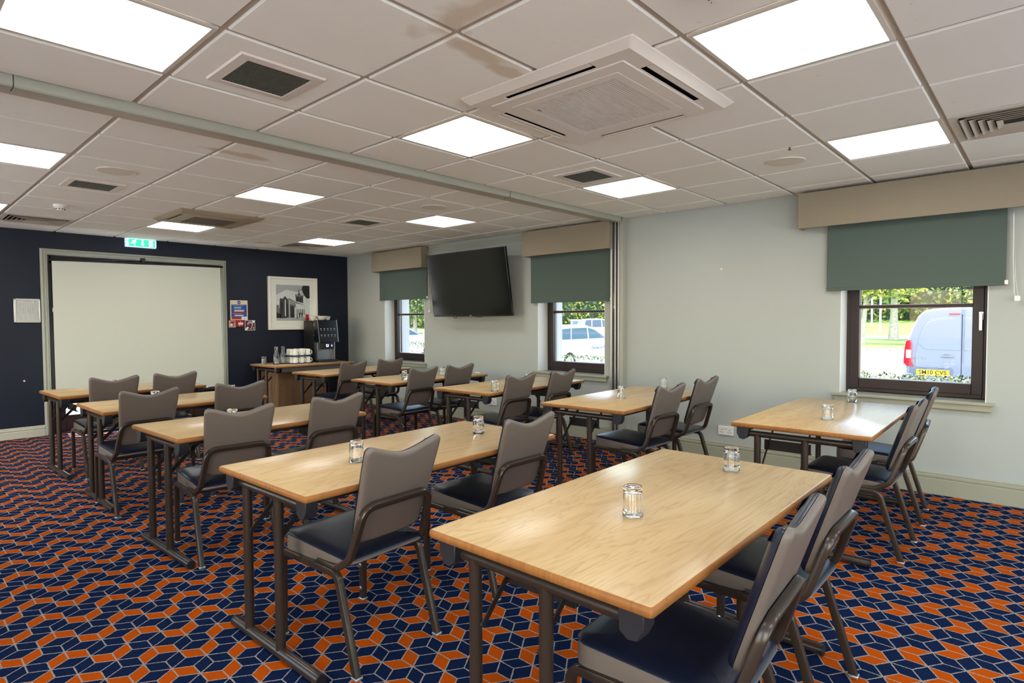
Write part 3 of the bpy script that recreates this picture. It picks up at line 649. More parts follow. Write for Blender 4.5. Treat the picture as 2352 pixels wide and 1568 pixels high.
# ------------------------------------------------------------------ chairs
def make_chair():
    c = empty('chair', (0, 0, 0))
    sq = rrect(.026, .028, .004, 2)
    for s in (-1, 1):
        X = s*.203
        for nm, pts in (('f', [(X, .36, .367), (X, .507, .367), (X, .512, .004)]), ('r', [(X, .26, .367), (X, .118, .367), (X, 0.006, .004)])):
            mb = MB(); mb.tube(fillet(pts, .045, 7), prof=sq, up=(1, 0, 0)); lg = obj('leg', mb, 'frame', c, smooth=40)
            mb = MB(); y = pts[-1][1]; mb.box(X-.016, X+.016, y-.017, y+.017, 0, .012); obj('glide', mb, 'chrome', lg, bev=.003)
            if nm == 'f':
                mb = MB()
                for z in (.06, .17): mb.lathe([(.008, 0), (.008, .004), (.004, .006)], 10, (X-s*.012, .511, z), ax='x') if s < 0 else mb.lathe([(.008, -.0), (.008, -.004), (.004, -.006)], 10, (X-s*.012, .511, z), ax='x')
                obj('stacking_button', mb, 'chrome', lg)
        mb = MB(); mb.box(X-.012, X+.012, .25, .37, .354, .380); obj('seat_rail', mb, 'frame', c, smooth=0)
    mb = MB()
    for y in (.20, .42): mb.box(-.2, .2, y-.012, y+.012, .356, .374)
    obj('cross_bar', mb, 'frame', c, bev=.002)
    # back loop
    lp = [(-.188, .26, .381), (-.188, .14, .379), (-.184, .068, .425), (-.160, .000, .632), (.160, .000, .632), (.184, .068, .425), (.188, .14, .379), (.188, .26, .381)]
    pts = fillet(lp, .06, 8)
    mb = MB(); mb.tube(pts, prof=rrect(.027, .027, .006, 2), up=(1, 0, 0)); obj('back_frame', mb, 'frame', c, smooth=40)
    # seat
    def outline(n=10):
        o = []
        for (cx0, cy0, r, a0, a1) in ((.155, .455, .05, 0, 90), (-.155, .455, .05, 90, 180), (-.145, .105, .045, 180, 270), (.145, .105, .045, 270, 360)):
            for k in range(n+1):
                a = math.radians(a0+(a1-a0)*k/n); o.append((cx0+r*math.cos(a), cy0+r*math.sin(a)))
        return o
    ol = outline()
    zt = lambda y: .416+.028*(y-.06)/.445; zb = lambda y: .402-.050*max(0, (y-.06))/.445
    def ring(d, zf): return [(x, y, zf(x, y)) for x, y in offs(ol, d)]
    mb = MB(); mb.rings([ring(.012, lambda x, y: zb(y)-.002), ring(.002, lambda x, y: zb(y)+.003), ring(-.001, lambda x, y: (zb(y)+zt(y))/2), ring(.001, lambda x, y: zt(y)-.001)], 0); obj('seat_shell', mb, 'taupe', c, smooth=50)
    mb = MB(); mb.rings([ring(.004, lambda x, y: zt(y)-.003), ring(-.002, lambda x, y: zt(y)+.001), ring(.001, lambda x, y: zt(y)+.005), ring(.012, lambda x, y: zt(y)+.010), ring(.05, lambda x, y: zt(y)+.014),
                         [(x*.45, .27+(y-.27)*.45, zt(.27+(y-.27)*.45)+.016) for x, y in ol]], 0); obj('seat_cushion', mb, 'navyv', c, smooth=60)
    # backrest
    d_ = Vector((0, -.128, .392)); Ln = d_.length; dv = d_/Ln; nv = Vector((0, dv.z, -dv.y))
    base = Vector((0, .070, .468))
    half = [(.0, 0), (.06, .0), (.10, .003)]
    for k in range(1, 7): a = math.radians(-90+90*k/6*.93); half.append((.112+.052*math.cos(a), .055+.052*math.sin(a)))
    half += [(.171, .14), (.177, .24), (.182, .33), (.184, .372)]
    for k in range(0, 6): a = math.radians(5+k*21); half.append((.163+.021*math.cos(a), .388+.021*math.sin(a)))
    f_ = lambda u: (math.sqrt(u*u+.09)-.3)/(math.sqrt(1.09)-.3)
    for k in range(0, 9): u = .93-.93*k/9; half.append((.152*u, .364+.044*f_(u)))
    poly = half+[(0, .364)]+[(-x, y) for x, y in reversed(half[1:])]
    def rg(d, wd):
        out = []
        for x, s in offs(poly, d):
            p_ = base+dv*s+nv*(wd-.012*(1-(x/.18)**2)*0); out.append((x, p_.y, p_.z))
        return out
    mb = MB(); mb.rings([rg(.016, -.001), rg(.006, .001), rg(.0, .007), rg(0, .019)], 0); obj('backrest_shell', mb, 'taupe', c, smooth=50)
    mb = MB(); mb.rings([rg(.003, .0185), rg(.0005, .021), rg(.002, .028), rg(.010, .036), rg(.03, .044), rg(.05, .047)], 0); obj('backrest_cushion', mb, 'navyv', c, smooth=50)
    return c
T_ = {}
CH = [  # x, y of rear feet, rotation, label
 (1.411, 5.965, -.3, 'T1 left'), (1.901, 6.005, 1.5, ''), (1.299, 4.631, 0, ''), (1.927, 4.645, -4, ''), (1.373, 3.325, -5, ''), (1.991, 3.362, 2.5, ''),
 (1.384, 1.876, 3.5, ''), (2.174, 1.912, .9, ''), (3.81, 6.04, 5, ''), (4.368, 6.09, .9, ''), (3.759, 4.69, 3, ''), (4.276, 4.71, -2.5, ''),
 (3.821, 3.434, .7, ''), (4.386, 3.408, 2.5, ''), (3.879, 2.043, -2.5, ''), (4.554, 2.078, -.3, ''), (3.945, .575, 0, ''), (4.712, .600, 5, ''), (2.226, .510, .5, ''), (1.526, .475, 3.7, '')]
row = ['the table nearest the projection screen', 'second left table from the screen', 'third left table from the screen', 'the table just beyond the nearest']
CLAB = []
for r_ in row: CLAB += ['taupe vinyl chair, left of two at %s' % r_, 'taupe vinyl chair, right of two at %s' % r_]
rr = ['the table before the buffet', 'second right table from the buffet', 'the table under the middle window', 'the table by the partition post', 'the table under the van window']
for r_ in rr: CLAB += ['taupe vinyl chair, left of two at %s' % r_, 'taupe vinyl chair, right of two at %s' % r_]
CLAB += ['taupe and navy chair at the far end of the large nearest table', 'taupe and navy chair cut by the bottom edge, at the nearest table']
proto = make_chair()
for n_, (x, y, a, _) in enumerate(CH):
    o = proto if n_ == 0 else copy_tree(proto)
    o.location = (x, y, 0); o.rotation_euler = (0, 0, math.radians(a))
    setp(o, CLAB[n_], 'chair', 'taupe and navy stacking chairs')

# ------------------------------------------------------------------ tables
TH = .71
def make_table(L, D, apron=False):
    e = empty('folding_table', (0, 0, 0)); hx, hy = L/2, D/2
    def rg(i, z): return [(a, b, z) for a, b in rrect(L-2*i, D-2*i, .009, 3)]
    mb = MB(); mb.rings([rg(.006, TH-.026), rg(.001, TH-.022), rg(0, TH-.013), rg(.001, TH-.004), rg(.005, TH)], 1, True, True, 0); obj('tabletop', mb, ['top', 'edge'], e, smooth=50)
    mb = MB()
    for s in (-1, 1): mb.box(-hx+.09, hx-.09, s*(hy-.075)-.014, s*(hy-.075)+.014, TH-.052, TH-.0262)
    obj('under_rail', mb, 'underframe', e, smooth=0)
    if apron:
        mb = boxes([(-hx+.10, hx-.10, -hy+.03, -hy+.055, TH-.088, TH-.026)]); obj('apron', mb, 'apron', e, smooth=0)
    yp = (hy-.14, hy-.40); zr = TH-.065
    for s in (-1, 1):
        X = s*(hx-.058)
        for t_ in (-1, 1):
            q = lambda u, v, w_, t_=t_: (w_, t_*(hy-u), v)
            a, b = sorted((s*(hx-.018), s*(hx-.068)))
            mb = MB(); mb.prism([(.030, TH-.0262), (.030, TH-.066), (.046, TH-.096), (.072, TH-.100), (.094, TH-.084), (.098, TH-.0262)], a, b, q); obj('corner_block', mb, 'cornerblock', e, bev=.003)
        mb = MB(); mb.tube([(X, -hy+.09, zr), (X, hy-.09, zr)], .018, 16); obj('top_rail', mb, 'frame', e)
        mb = MB(); mb.tube([(X, -hy+.012, .023), (X, hy-.012, .023)], .022, 16); fb = obj('foot_bar', mb, 'frame', e)
        mb = MB()
        for yy, k in ((-hy+.012, -1), (hy-.012, 1)): mb = MB(); mb.tube([(X, yy-k*.006, .023), (X, yy+k*.003, .023)], .0228, 16); obj('end_cap', mb, 'blackp', fb)
        for y in yp:
            mb = MB(); mb.tube([(X, y, .03), (X, y, zr)], .019, 14); obj('leg', mb, 'frame', e)
            mb = MB(); k = 1 if y == yp[0] else -1; yb = y-k*.024
            mb.tube([(X-s*.002, yb, .45), (X-s*.12, yb, .57), (X-s*.25, yb, TH-.03)], prof=rrect(.004, .022, .0015, 1), up=(0, 1, 0)); mb.lathe([(.006, 0), (.006, .012)], 8, (X-s*.002, yb+.006, .456), ax='-y')
            obj('brace', mb, 'underframe', e, smooth=0)
        mb = MB(); xx = X-s*.125; mb.box(xx-.003, xx+.003, yp[1]+.0, yp[0]-.0, .535, .595); mb.box(*sorted((xx, xx-s*.02)), yp[1], yp[0], .533, .537); obj('cross_plate', mb, 'underframe', e, smooth=0)
    return e
TB = [  # near-left corner x,y, rot, L, D, label
 (1.045, 6.045, 2.0, 1.17, .715, 'light oak folding table nearest the projection screen, end of the left column'),
 (1.056, 4.765, .8, 1.16, .71, 'light oak folding table, second from the projection screen in the left column'),
 (1.072, 3.365, 2.3, 1.19, .70, 'light oak folding table, third from the projection screen in the left column'),
 (1.012, 1.915, 1.9, 1.475, .70, 'light oak folding table with two glasses, left of and beyond the nearest table'),
 (1.107, .615, .6, 1.455, .735, 'large nearest light oak folding table with two upturned glasses'),
 (3.505, 6.13, 3.0, 1.29, .71, 'light oak folding table in front of the coffee buffet'),
 (3.454, 4.775, .9, 1.36, .72, 'light oak folding table, second from the buffet in the right column'),
 (3.512, 3.49, 2.0, 1.45, .70, 'light oak folding table under the middle window'),
 (3.41, 2.115, 1.9, 1.49, .71, 'light oak folding table by the partition post with window glare on its top'),
 (3.505, .68, 1.3, 1.47, .74, 'light oak folding table under the van window')]
protos = {}
def place(e, x, y, a, L, D, lab):
    a = math.radians(a); e.location = (x+math.cos(a)*L/2-math.sin(a)*D/2, y+math.sin(a)*L/2+math.cos(a)*D/2, 0); e.rotation_euler = (0, 0, a)
    setp(e, lab, 'table', 'light oak folding tables')
for x, y, a, L, D, lab in TB: place(make_table(L, D), x, y, a, L, D, lab)
bt = make_table(1.24, .80, True); place(bt, 3.735, 7.80, .8, 1.24, .80, 'light oak folding table used as coffee buffet against the navy wall')

# ------------------------------------------------------------------ tumblers (upturned)
def make_tumbler():
    mb = MB()  # outer then inner wall, mouth down
    mb.lathe([(.0, .081), (.020, .080), (.025, .078), (.0272, .072), (.0289, .03), (.0292, .001), (.0303, 0), (.0315, .001), (.0312, .03), (.0295, .078), (.0288, .082), (.0292, .086), (.028, .094), (.024, .0955), (.0, .0945)], 32, cap0=False, cap1=False)
    # orient second surface inwards
    return mb
g0 = None
GL = [(1.475, 6.25, 'T1'), (1.97, 6.25, ''), (1.443, 4.985, ''), (1.999, 4.975, ''), (1.449, 3.60, ''), (2.040, 3.64, ''), (1.426, 2.236, ''), (2.231, 2.30, ''), (1.609, .964, ''), (2.361, .955, ''),
      (3.67, 3.578, ''), (4.341, 3.77, ''), (3.767, 4.988, ''), (4.401, 5.12, ''), (3.99, 2.497, ''), (4.856, 2.594, ''), (3.956, 1.01, ''), (4.90, 1.085, '')]
GLAB = ['upturned tumbler behind the left chair at the table nearest the screen', 'upturned tumbler behind the right chair at the table nearest the screen', 'upturned tumbler behind the left chair at the second left table', 'upturned tumbler behind the right chair at the second left table',
        'upturned tumbler behind the left chair at the third left table', 'upturned tumbler behind the right chair at the third left table', 'upturned tumbler behind the left chair of the table beyond the nearest one', 'upturned tumbler near the right end of the table beyond the nearest one',
        'upturned tumbler on the nearest table, the nearer and larger of two', 'upturned tumbler on the nearest table, the farther of two',
        'upturned tumbler left on the table under the middle window', 'upturned tumbler behind the chair on the table under the middle window', 'left upturned tumbler on the second right table from the buffet', 'right upturned tumbler on the second right table from the buffet',
        'upturned tumbler in the window glare on the table by the post', 'upturned tumbler between the chairs on the table by the post', 'upturned tumbler on the van window table, nearer of two', 'upturned tumbler on the van window table, in front of the sill']
for n_, (x, y, _) in enumerate(GL):
    if n_ == 0: g0 = obj('tumbler', make_tumbler(), 'glass', smooth=50); o = g0
    else: o = g0.copy(); C.objects.link(o)
    o.location = (x, y, TH+.0003); setp(o, GLAB[n_], 'glass', 'upturned glass tumblers on the tables')

# ------------------------------------------------------------------ television
tv = empty('television', (5.40, 5.45, 1.79), label='large black flat television tilted down on the sage wall', cat='television')
TVm = MB(); hw, hh = .725, .415
TVm.box(-hw, hw, -.035, 0, -hh, hh); TVm.box(-.5, .5, -.06, -.035, -.3, .3)
tvp = obj('casing', TVm, 'tvframe', tv, bev=.004)
tm = MB(); tm.box(-hw+.012, hw-.012, -.0005, .0015, -hh+.022, hh-.012); sc_o = obj('display', tm, 'tvscreen', tv, smooth=0)
lm_ = MB(); lm_.box(-.018, .018, 0, .002, -hh+.006, -hh+.014); bd = obj('badge', lm_, 'alum', tv, smooth=0)
br = MB(); br.box(-.2, .2, -.10, -.06, -.2, .2); br.box(-.05, .05, -.250, -.09, -.06, .06); br.box(-.2, .2, -.2565, -.248, -.06, .06)
bk = obj('wall_bracket', br, 'blackm', tv, smooth=0)
wl = MB(); wl.tube(fillet([(-.02, -.05, -hh+.02), (-.05, -.045, -hh-.015), (-.16, -.045, -hh-.015), (-.19, -.05, -hh+.02)], .03), .004, 6); wl.tube(fillet([(.31, -.05, -hh+.02), (.33, -.045, -hh-.03), (.37, -.045, -hh-.03), (.39, -.05, -hh+.02)], .02), .004, 6)
cb = obj('cable', wl, 'blackp', tv)
# orientation: local +y is the screen normal; face -x, tilt down
nrm = Vector((-1, .0, -.16)).normalized(); side = Vector((0, 1, 0)); upv = side.cross(nrm); 
rot = Matrix((side, nrm, upv)).transposed()
if rot.determinant() < 0: side = -side; rot = Matrix((side, nrm, upv)).transposed()
tv.matrix_world = Matrix.Translation((5.15, 5.505, 1.79)) @ rot.to_4x4()

# ------------------------------------------------------------------ projector screen
ps = empty('projection_screen', (2.35, 8.47, 0), label='large cream pull up projection screen on tripod in front of the patio doors', cat='projection screen')
Pt = lambda mb_, n, m, **k: obj(n, mb_, m, ps, loc=(-2.35, -8.47, 0), **k)
xa, xb = 1.432, 3.292
mb = MB(); mb.add([(xa, 8.46, .44), (xb, 8.46, .44), (xb-.005, 8.46, 2.065), (xa, 8.46, 2.03), (xa, 8.4615, .44), (xb, 8.4615, .44), (xb-.005, 8.4615, 2.065), (xa, 8.4615, 2.03)], [(0, 1, 2, 3), (7, 6, 5, 4), (0, 4, 5, 1), (1, 5, 6, 2), (2, 6, 7, 3), (3, 7, 4, 0)])
Pt(mb, 'screen_fabric', 'screen', smooth=0)
mb = MB(); mb.tube([(xa-.03, 8.465, 2.045), (xb+.03, 8.465, 2.08)], .013, 10); Pt(mb, 'top_bar', 'blackm')
mb = MB(); mb.tube([(xa-.02, 8.465, .405), (xb+.02, 8.465, .405)], .032, 14); Pt(mb, 'case', 'blackm')
mb = MB(); mb.tube([(2.36, 8.52, .25), (2.36, 8.52, 2.12)], .013, 10); mb.box(2.34, 2.38, 8.46, 8.53, 2.05, 2.13); Pt(mb, 'pole', 'blackm')
for dx, dy in ((-.55, .12), (.55, .12), (0, -.45)):
    mb = MB(); mb.tube([(2.36, 8.52, .55), (2.36+dx, 8.52+dy*.9, .012)], .011, 8); Pt(mb, 'leg', 'blackm')
mb = MB(); mb.tube([(xa+.1, 8.47, 2.05), (2.36, 8.50, 2.10), (xb-.1, 8.47, 2.085)], .003, 6); Pt(mb, 'cord', 'blackp')

# ------------------------------------------------------------------ things on the navy wall
Y = YN
def sign_q(mb, x0, x1, z0, z1, y, m): mb.add([(x0, y, z0), (x1, y, z0), (x1, y, z1), (x0, y, z1)], [(0, 1, 2, 3)], m)
def poly_q(mb, pts, y, m): mb.add([(a, y, b) for a, b in pts], [tuple(range(len(pts)))], m)
# exit sign
es = empty('exit_sign', (2.39, Y, 2.336), label='green lit emergency exit sign above the projection screen', cat='exit sign')
Pt = lambda mb_, n, m, **k: obj(n, mb_, m, es, loc=(-2.39, -Y, -2.336), **k)
mb = MB(); mb.prism([(Y, 2.282), (Y-.05, 2.282), (Y-.062, 2.30), (Y-.062, 2.372), (Y-.05, 2.39), (Y, 2.39)], 2.218, 2.562, lambda u, v, w_: (w_, u, v)); Pt(mb, 'housing', 'exitc', bev=.004)
mb = MB(); sign_q(mb, 2.25, 2.545, 2.292, 2.38, Y-.0635, 0); Pt(mb, 'green_panel', 'exitg', smooth=0)
mb = MB(); y_ = Y-.0645
poly_q(mb, [(2.395, 2.375), (2.41, 2.375), (2.41, 2.33), (2.425, 2.33), (2.4025, 2.302), (2.38, 2.33), (2.395, 2.33)], y_, 0)
sign_q(mb, 2.475, 2.52, 2.30, 2.372, y_, 0)
poly_q(mb, [(2.325+.008*math.cos(a), 2.370+.008*math.sin(a)) for a in [2*PI*k/10 for k in range(10)]], y_, 0)
poly_q(mb, [(2.313, 2.366), (2.321, 2.358), (2.312, 2.335), (2.30, 2.33), (2.296, 2.342)], y_, 0)
poly_q(mb, [(2.296, 2.361), (2.314, 2.364), (2.312, 2.358), (2.298, 2.355), (2.284, 2.345), (2.28, 2.35)], y_, 0)
poly_q(mb, [(2.319, 2.352), (2.334, 2.342), (2.331, 2.337), (2.316, 2.345)], y_, 0)
poly_q(mb, [(2.298, 2.338), (2.312, 2.334), (2.322, 2.322), (2.318, 2.302), (2.31, 2.302), (2.312, 2.32), (2.30, 2.328)], y_, 0)
poly_q(mb, [(2.30, 2.335), (2.296, 2.325), (2.27, 2.322), (2.268, 2.329), (2.288, 2.334)], y_, 0)
Pt(mb, 'pictogram', 'exitw', smooth=0)
# notice board left
nb = empty('notice_board', (1.235, Y, 1.46), label='small framed rota sheet in aluminium snap frame left of the door trim', cat='notice')
Pt = lambda mb_, n, m, **k: obj(n, mb_, m, nb, loc=(-1.235, -Y, -1.46), **k)
x0, x1, z0, z1 = 1.112, 1.352, 1.325, 1.60
Pt(boxes([(x0, x1, Y-.004, Y, z0, z1)]), 'backing', 'plasticw', smooth=0)
Pt(boxes([(x0, x0+.022, Y-.016, Y-.004, z0, z1), (x1-.014, x1, Y-.016, Y-.004, z0, z1), (x0, x1, Y-.016, Y-.004, z0, z0+.014), (x0, x1, Y-.016, Y-.004, z1-.016, z1)]), 'snap_frame', 'alum', bev=.004)
mb = MB(); sign_q(mb, x0+.03, x1-.016, z0+.016, z1-.02, Y-.0055, 0); y_ = Y-.006
random.seed(3)
sign_q(mb, 1.20, 1.27, 1.566, 1.57, y_, 1); sign_q(mb, 1.30, 1.315, 1.565, 1.571, y_, 2)
for k in range(24): sign_q(mb, 1.16, 1.325, 1.55-.0085*k, 1.5508-.0085*k, y_, 1)
for xx in (1.16, 1.175, 1.215, 1.26, 1.30, 1.325): sign_q(mb, xx, xx+.0012, 1.35, 1.55, y_, 1)
for k in range(14):
    for xx in (1.19, 1.235, 1.272): 
        a = xx+random.uniform(-.006, .006); z = 1.543-.0085*k; sign_q(mb, a, a+random.uniform(.006, .02), z-.002, z, y_-.0002, 2 if k > 5 else 1)
Pt(mb, 'rota_sheet', ['paper', 'inkg', 'inkb'], smooth=0)
# fire action notice
fn = empty('fire_notice', (3.627, Y, 1.49), label='blue and ivory fire action notice on navy wall above the red call point', cat='notice')
Pt = lambda mb_, n, m, **k: obj(n, mb_, m, fn, loc=(-3.627, -Y, -1.49), **k)
x0, x1, z0, z1 = 3.505, 3.752, 1.348, 1.634
Pt(boxes([(x0, x1, Y-.004, Y, z0, z1)]), 'board', 'ivory', smooth=0)
mb = MB(); a = Y-.0048; b = Y-.0054
sign_q(mb, x0+.014, x1-.014, z0+.012, z1-.062, a, 0)
poly_q(mb, [(3.628+.025*math.cos(t_), 1.602+.025*math.sin(t_)) for t_ in [2*PI*k/20 for k in range(20)]], a, 0)
for i_, (u0, u1, v) in enumerate(((.35, .72, .93), (.30, .76, .905))): sign_q(mb, 3.628-.014, 3.628+.014, 1.605-i_*.010, 1.609-i_*.010, b, 2)
sign_q(mb, x0+.016, x1-.016, 1.449, 1.462, b, 1); sign_q(mb, x0+.016, x0+.155, z0+.012, z0+.045, b, 1)
sign_q(mb, x0+.055, x0+.155, 1.522, 1.532, b, 2); sign_q(mb, x0+.055, x0+.192, 1.472, 1.492, b, 3); sign_q(mb, x0+.155, x1-.012, z0+.004, z0+.05, b, 2)
sign_q(mb, x0+.06, x0+.185, 1.408, 1.420, b, 2); sign_q(mb, x0+.193, x0+.198, z0+.015, z0+.032, b-.0004, 4)
for k, z in enumerate((1.56, 1.551, 1.543, 1.51, 1.503, 1.496, 1.44, 1.434, 1.428, 1.402)): sign_q(mb, x0+.03+.01*(k % 3), x1-.04-.02*(k % 4), z, z+.003, b, 5)
Pt(mb, 'printing', ['bluepr', 'redp', 'plasticw', 'ivory', 'inkb', 'icon'], smooth=0)
# call point sticker
st = empty('call_point_sign', (3.53, Y, 1.29), label='small red and white pressing finger sign beside the fire call point', cat='sign')
Pt = lambda mb_, n, m, **k: obj(n, mb_, m, st, loc=(-3.53, -Y, -1.29), **k)
Pt(boxes([(3.482, 3.578, Y-.003, Y, 1.245, 1.34)]), 'board', 'ivory', smooth=0)
mb = MB(); a = Y-.0035; sign_q(mb, 3.492, 3.572, 1.255, 1.332, a, 0); b = Y-.004
poly_q(mb, [(3.50, 1.265), (3.525, 1.262), (3.535, 1.27), (3.535, 1.292), (3.512, 1.296), (3.512, 1.318), (3.505, 1.318), (3.505, 1.29), (3.498, 1.286)], b, 1)
for k in range(4): sign_q(mb, 3.548, 3.566, 1.262+.014*k, 1.268+.014*k, b, 1)
Pt(mb, 'printing', ['redp', 'plasticw'], smooth=0)
cp = empty('fire_call_point', (3.63, Y, 1.295), label='red break glass fire alarm call point on the navy wall', cat='fire call point')
Pt = lambda mb_, n, m, **k: obj(n, mb_, m, cp, loc=(-3.63, -Y, -1.295), **k)
Pt(boxes([(3.585, 3.676, Y-.045, Y, 1.252, 1.342)]), 'body', 'red', bev=.004)
mb = MB(); sign_q(mb, 3.598, 3.664, 1.282, 1.312, Y-.0455, 0)
for k in range(3): sign_q(mb, 3.613+.014*k, 3.622+.014*k, 1.295, 1.300, Y-.046, 1)
sign_q(mb, 3.622, 3.636, 1.323, 1.330, Y-.0455, 0); Pt(mb, 'glass_window', ['plasticw', 'inkb'], smooth=0)
mb = MB(); mb.lathe([(.008, 0), (.008, .003)], 12, (3.61, Y-.045, 1.268), ax='-y'); Pt(mb, 'key_hole', 'alum')
# hearing loop sign
hl = empty('hearing_loop_sign', (3.78, Y, 1.27), label='burgundy hearing loop sign with white ear and letter T', cat='sign')
Pt = lambda mb_, n, m, **k: obj(n, mb_, m, hl, loc=(-3.78, -Y, -1.27), **k)
x0, z0 = 3.708, 1.197
Pt(boxes([(x0, x0+.148, Y-.003, Y, z0, z0+.148)]), 'board', 'plasticw', smooth=0)
mb = MB(); sign_q(mb, x0+.006, x0+.142, z0+.006, z0+.142, Y-.0036, 0); b = Y-.0042
def stroke(pts, wd, y, m):
    for i in range(len(pts)-1):
        p, q = Vector(pts[i]), Vector(pts[i+1]); n = Vector((-(q-p).y, (q-p).x)).normalized()*wd/2; e_ = (q-p).normalized()*wd*.25
        poly_q(mb, [tuple(p-e_-n), tuple(q+e_-n), tuple(q+e_+n), tuple(p-e_+n)], y-.00002*i, m)
c0 = (x0+.075, z0+.090)
stroke([(c0[0]+.036*math.cos(math.radians(a)), c0[1]+.036*math.sin(math.radians(a))) for a in range(190, -31, -20)]+[(x0+.098, z0+.05), (x0+.092, z0+.03), (x0+.08, z0+.022), (x0+.07, z0+.024)], .007, b, 1)
stroke([(c0[0]+.022*math.cos(math.radians(a)), c0[1]+.022*math.sin(math.radians(a))) for a in range(180, -1, -20)], .006, b, 1)
poly_q(mb, [(x0+.006, z0+.006), (x0+.03, z0+.006), (x0+.058, z0+.04), (x0+.036, z0+.056), (x0+.006, z0+.026)], b, 1)
poly_q(mb, [(x0+.105, z0+.142), (x0+.142, z0+.142), (x0+.142, z0+.122), (x0+.122, z0+.105), (x0+.106, z0+.125)], b, 1)
Pt(mb, 'pictogram', ['burg', 'plasticw'], smooth=0)
text('letter', 'T', .034, 'plasticw', hl, (x0+.122-3.78, -.0045, z0+.028-1.27), (PI/2, 0, 0), bold=.001)

# framed church photograph
pf = empty('framed_photograph', (4.455, Y, 1.61), label='cream framed black and white photograph of a stone church on navy wall', cat='picture')
Pt = lambda mb_, n, m, **k: obj(n, mb_, m, pf, loc=(-4.455, -Y, -1.61), **k)
x0, x1, z0, z1 = 4.052, 4.852, 1.20, 2.005
def frame_ring(a, b, y0, y1, y2):
    mb = MB(); R = lambda d, y: [(x0+d, y, z0+d), (x1-d, y, z0+d), (x1-d, y, z1-d), (x0+d, y, z1-d)]
    mb.rings([R(0, Y), R(0, y0), R(.012, y1), R(a, y1), R(b, y2)], 0, False, False); return mb
Pt(frame_ring(.03, .034, Y-.035, Y-.038, Y-.022), 'frame', 'whitef', smooth=0)
mb = MB(); sign_q(mb, x0+.03, x1-.03, z0+.03, z1-.03, Y-.018, 0); Pt(mb, 'mount_card', 'mount', smooth=0)
mb = MB(); sign_q(mb, x0+.032, x1-.032, z0+.032, z1-.032, Y-.023, 0); Pt(mb, 'glass', 'pglass', smooth=0)
for nm, c in (('p0', (218, 220, 210)), ('p1', (176, 178, 170)), ('p2', (116, 115, 110)), ('p3', (70, 67, 64)), ('p4', (32, 31, 31)), ('p5', (205, 207, 198))): M[nm] = mat('photo_grey_'+nm, c, .7, var=.14 if nm != 'p5' else .05, vscale=22)
mb = MB(); U0, V0, UW, VH = 4.178, 1.338, .546, .548
def pp(pts, m, k): poly_q(mb, [(U0+UW*a/800, V0+VH*(1-b/840)) for a, b in pts], Y-.0186-.00015*k, m)
pp([(0, 0), (800, 0), (800, 840), (0, 840)], 0, 0)
pp([(0, 0), (800, 0), (800, 90), (500, 160), (240, 110), (0, 240)], 1, 1)
pp([(0, 480), (60, 470), (70, 560), (140, 560), (140, 800), (0, 800)], 2, 1)
pp([(0, 640), (120, 700), (120, 790), (0, 800)], 4, 2)
pp([(80, 350), (100, 310), (150, 330), (205, 260), (270, 340), (300, 330), (300, 780), (70, 780)], 3, 2)       # gable end
pp([(270, 330), (300, 310), (470, 400), (640, 450), (700, 540), (700, 760), (290, 780)], 2, 3)      # nave
pp([(300, 350), (460, 420), (460, 470), (300, 430)], 1, 4)
for k in range(5): pp([(330+k*32, 385+k*14), (346+k*32, 392+k*14), (346+k*32, 425+k*14), (330+k*32, 418+k*14)], 3, 5)
pp([(200, 350), (222, 350), (222, 740), (200, 740)], 0, 4); pp([(292, 350), (318, 340), (318, 770), (292, 770)], 1, 5)
pp([(100, 420), (130, 400), (150, 420), (150, 700), (100, 700)], 4, 3); pp([(230, 470), (255, 430), (278, 470), (278, 760), (230, 760)], 4, 3)
pp([(325, 480), (420, 500), (420, 770), (325, 770)], 4, 5); pp([(425, 520), (455, 520), (455, 770), (425, 770)], 0, 5)
pp([(460, 430), (640, 460), (710, 560), (700, 760), (460, 760)], 0, 6)
for k in range(5): pp([(480+k*42, 570), (498+k*42, 560), (500+k*42, 700), (480+k*42, 700)], 3, 7)
pp([(460, 260), (640, 280), (640, 420), (460, 380)], 3, 4)                                        # tower
pp([(480, 300), (520, 300), (520, 370), (480, 370)], 4, 5); pp([(560, 305), (590, 305), (590, 390), (560, 390)], 4, 5)
pp([(455, 230), (468, 190), (480, 230), (480, 290), (455, 290)], 3, 5); pp([(600, 250), (615, 205), (632, 250), (632, 300), (600, 300)], 3, 5)
pp([(480, 270), (505, 220), (525, 190), (540, 60), (555, 190), (585, 230), (610, 285)], 3, 4)
pp([(500, 262), (515, 230), (525, 262)], 5, 6); pp([(548, 262), (560, 225), (575, 262)], 5, 6)
pp([(640, 0), (800, 0), (800, 300), (740, 310), (690, 270), (650, 200), (620, 130), (610, 60)], 4, 6)       # leaves
for k in range(12): a = 90+k*15; r_ = 205 if k % 2 else 150; pp([(760+100*math.cos(math.radians(a-6)), 130-100*math.sin(math.radians(a-6))), (760+r_*math.cos(math.radians(a)), 150-r_*math.sin(math.radians(a))*1.0), (760+100*math.cos(math.radians(a+6)), 130-100*math.sin(math.radians(a+6)))], 4, 7) if a < 270 and a > 150 else None
pp([(0, 780), (300, 770), (800, 760), (800, 840), (0, 840)], 1, 8); pp([(90, 760), (160, 735), (230, 745), (250, 775), (90, 785)], 4, 9)
pp([(530, 650), (560, 650), (560, 760), (530, 760)], 4, 9); pp([(590, 650), (615, 650), (615, 760), (590, 760)], 4, 9); pp([(480, 700), (500, 700), (500, 800), (480, 800)], 4, 9)
Pt(mb, 'photo_print', ['p0', 'p1', 'p2', 'p3', 'p4', 'p5'], smooth=0)

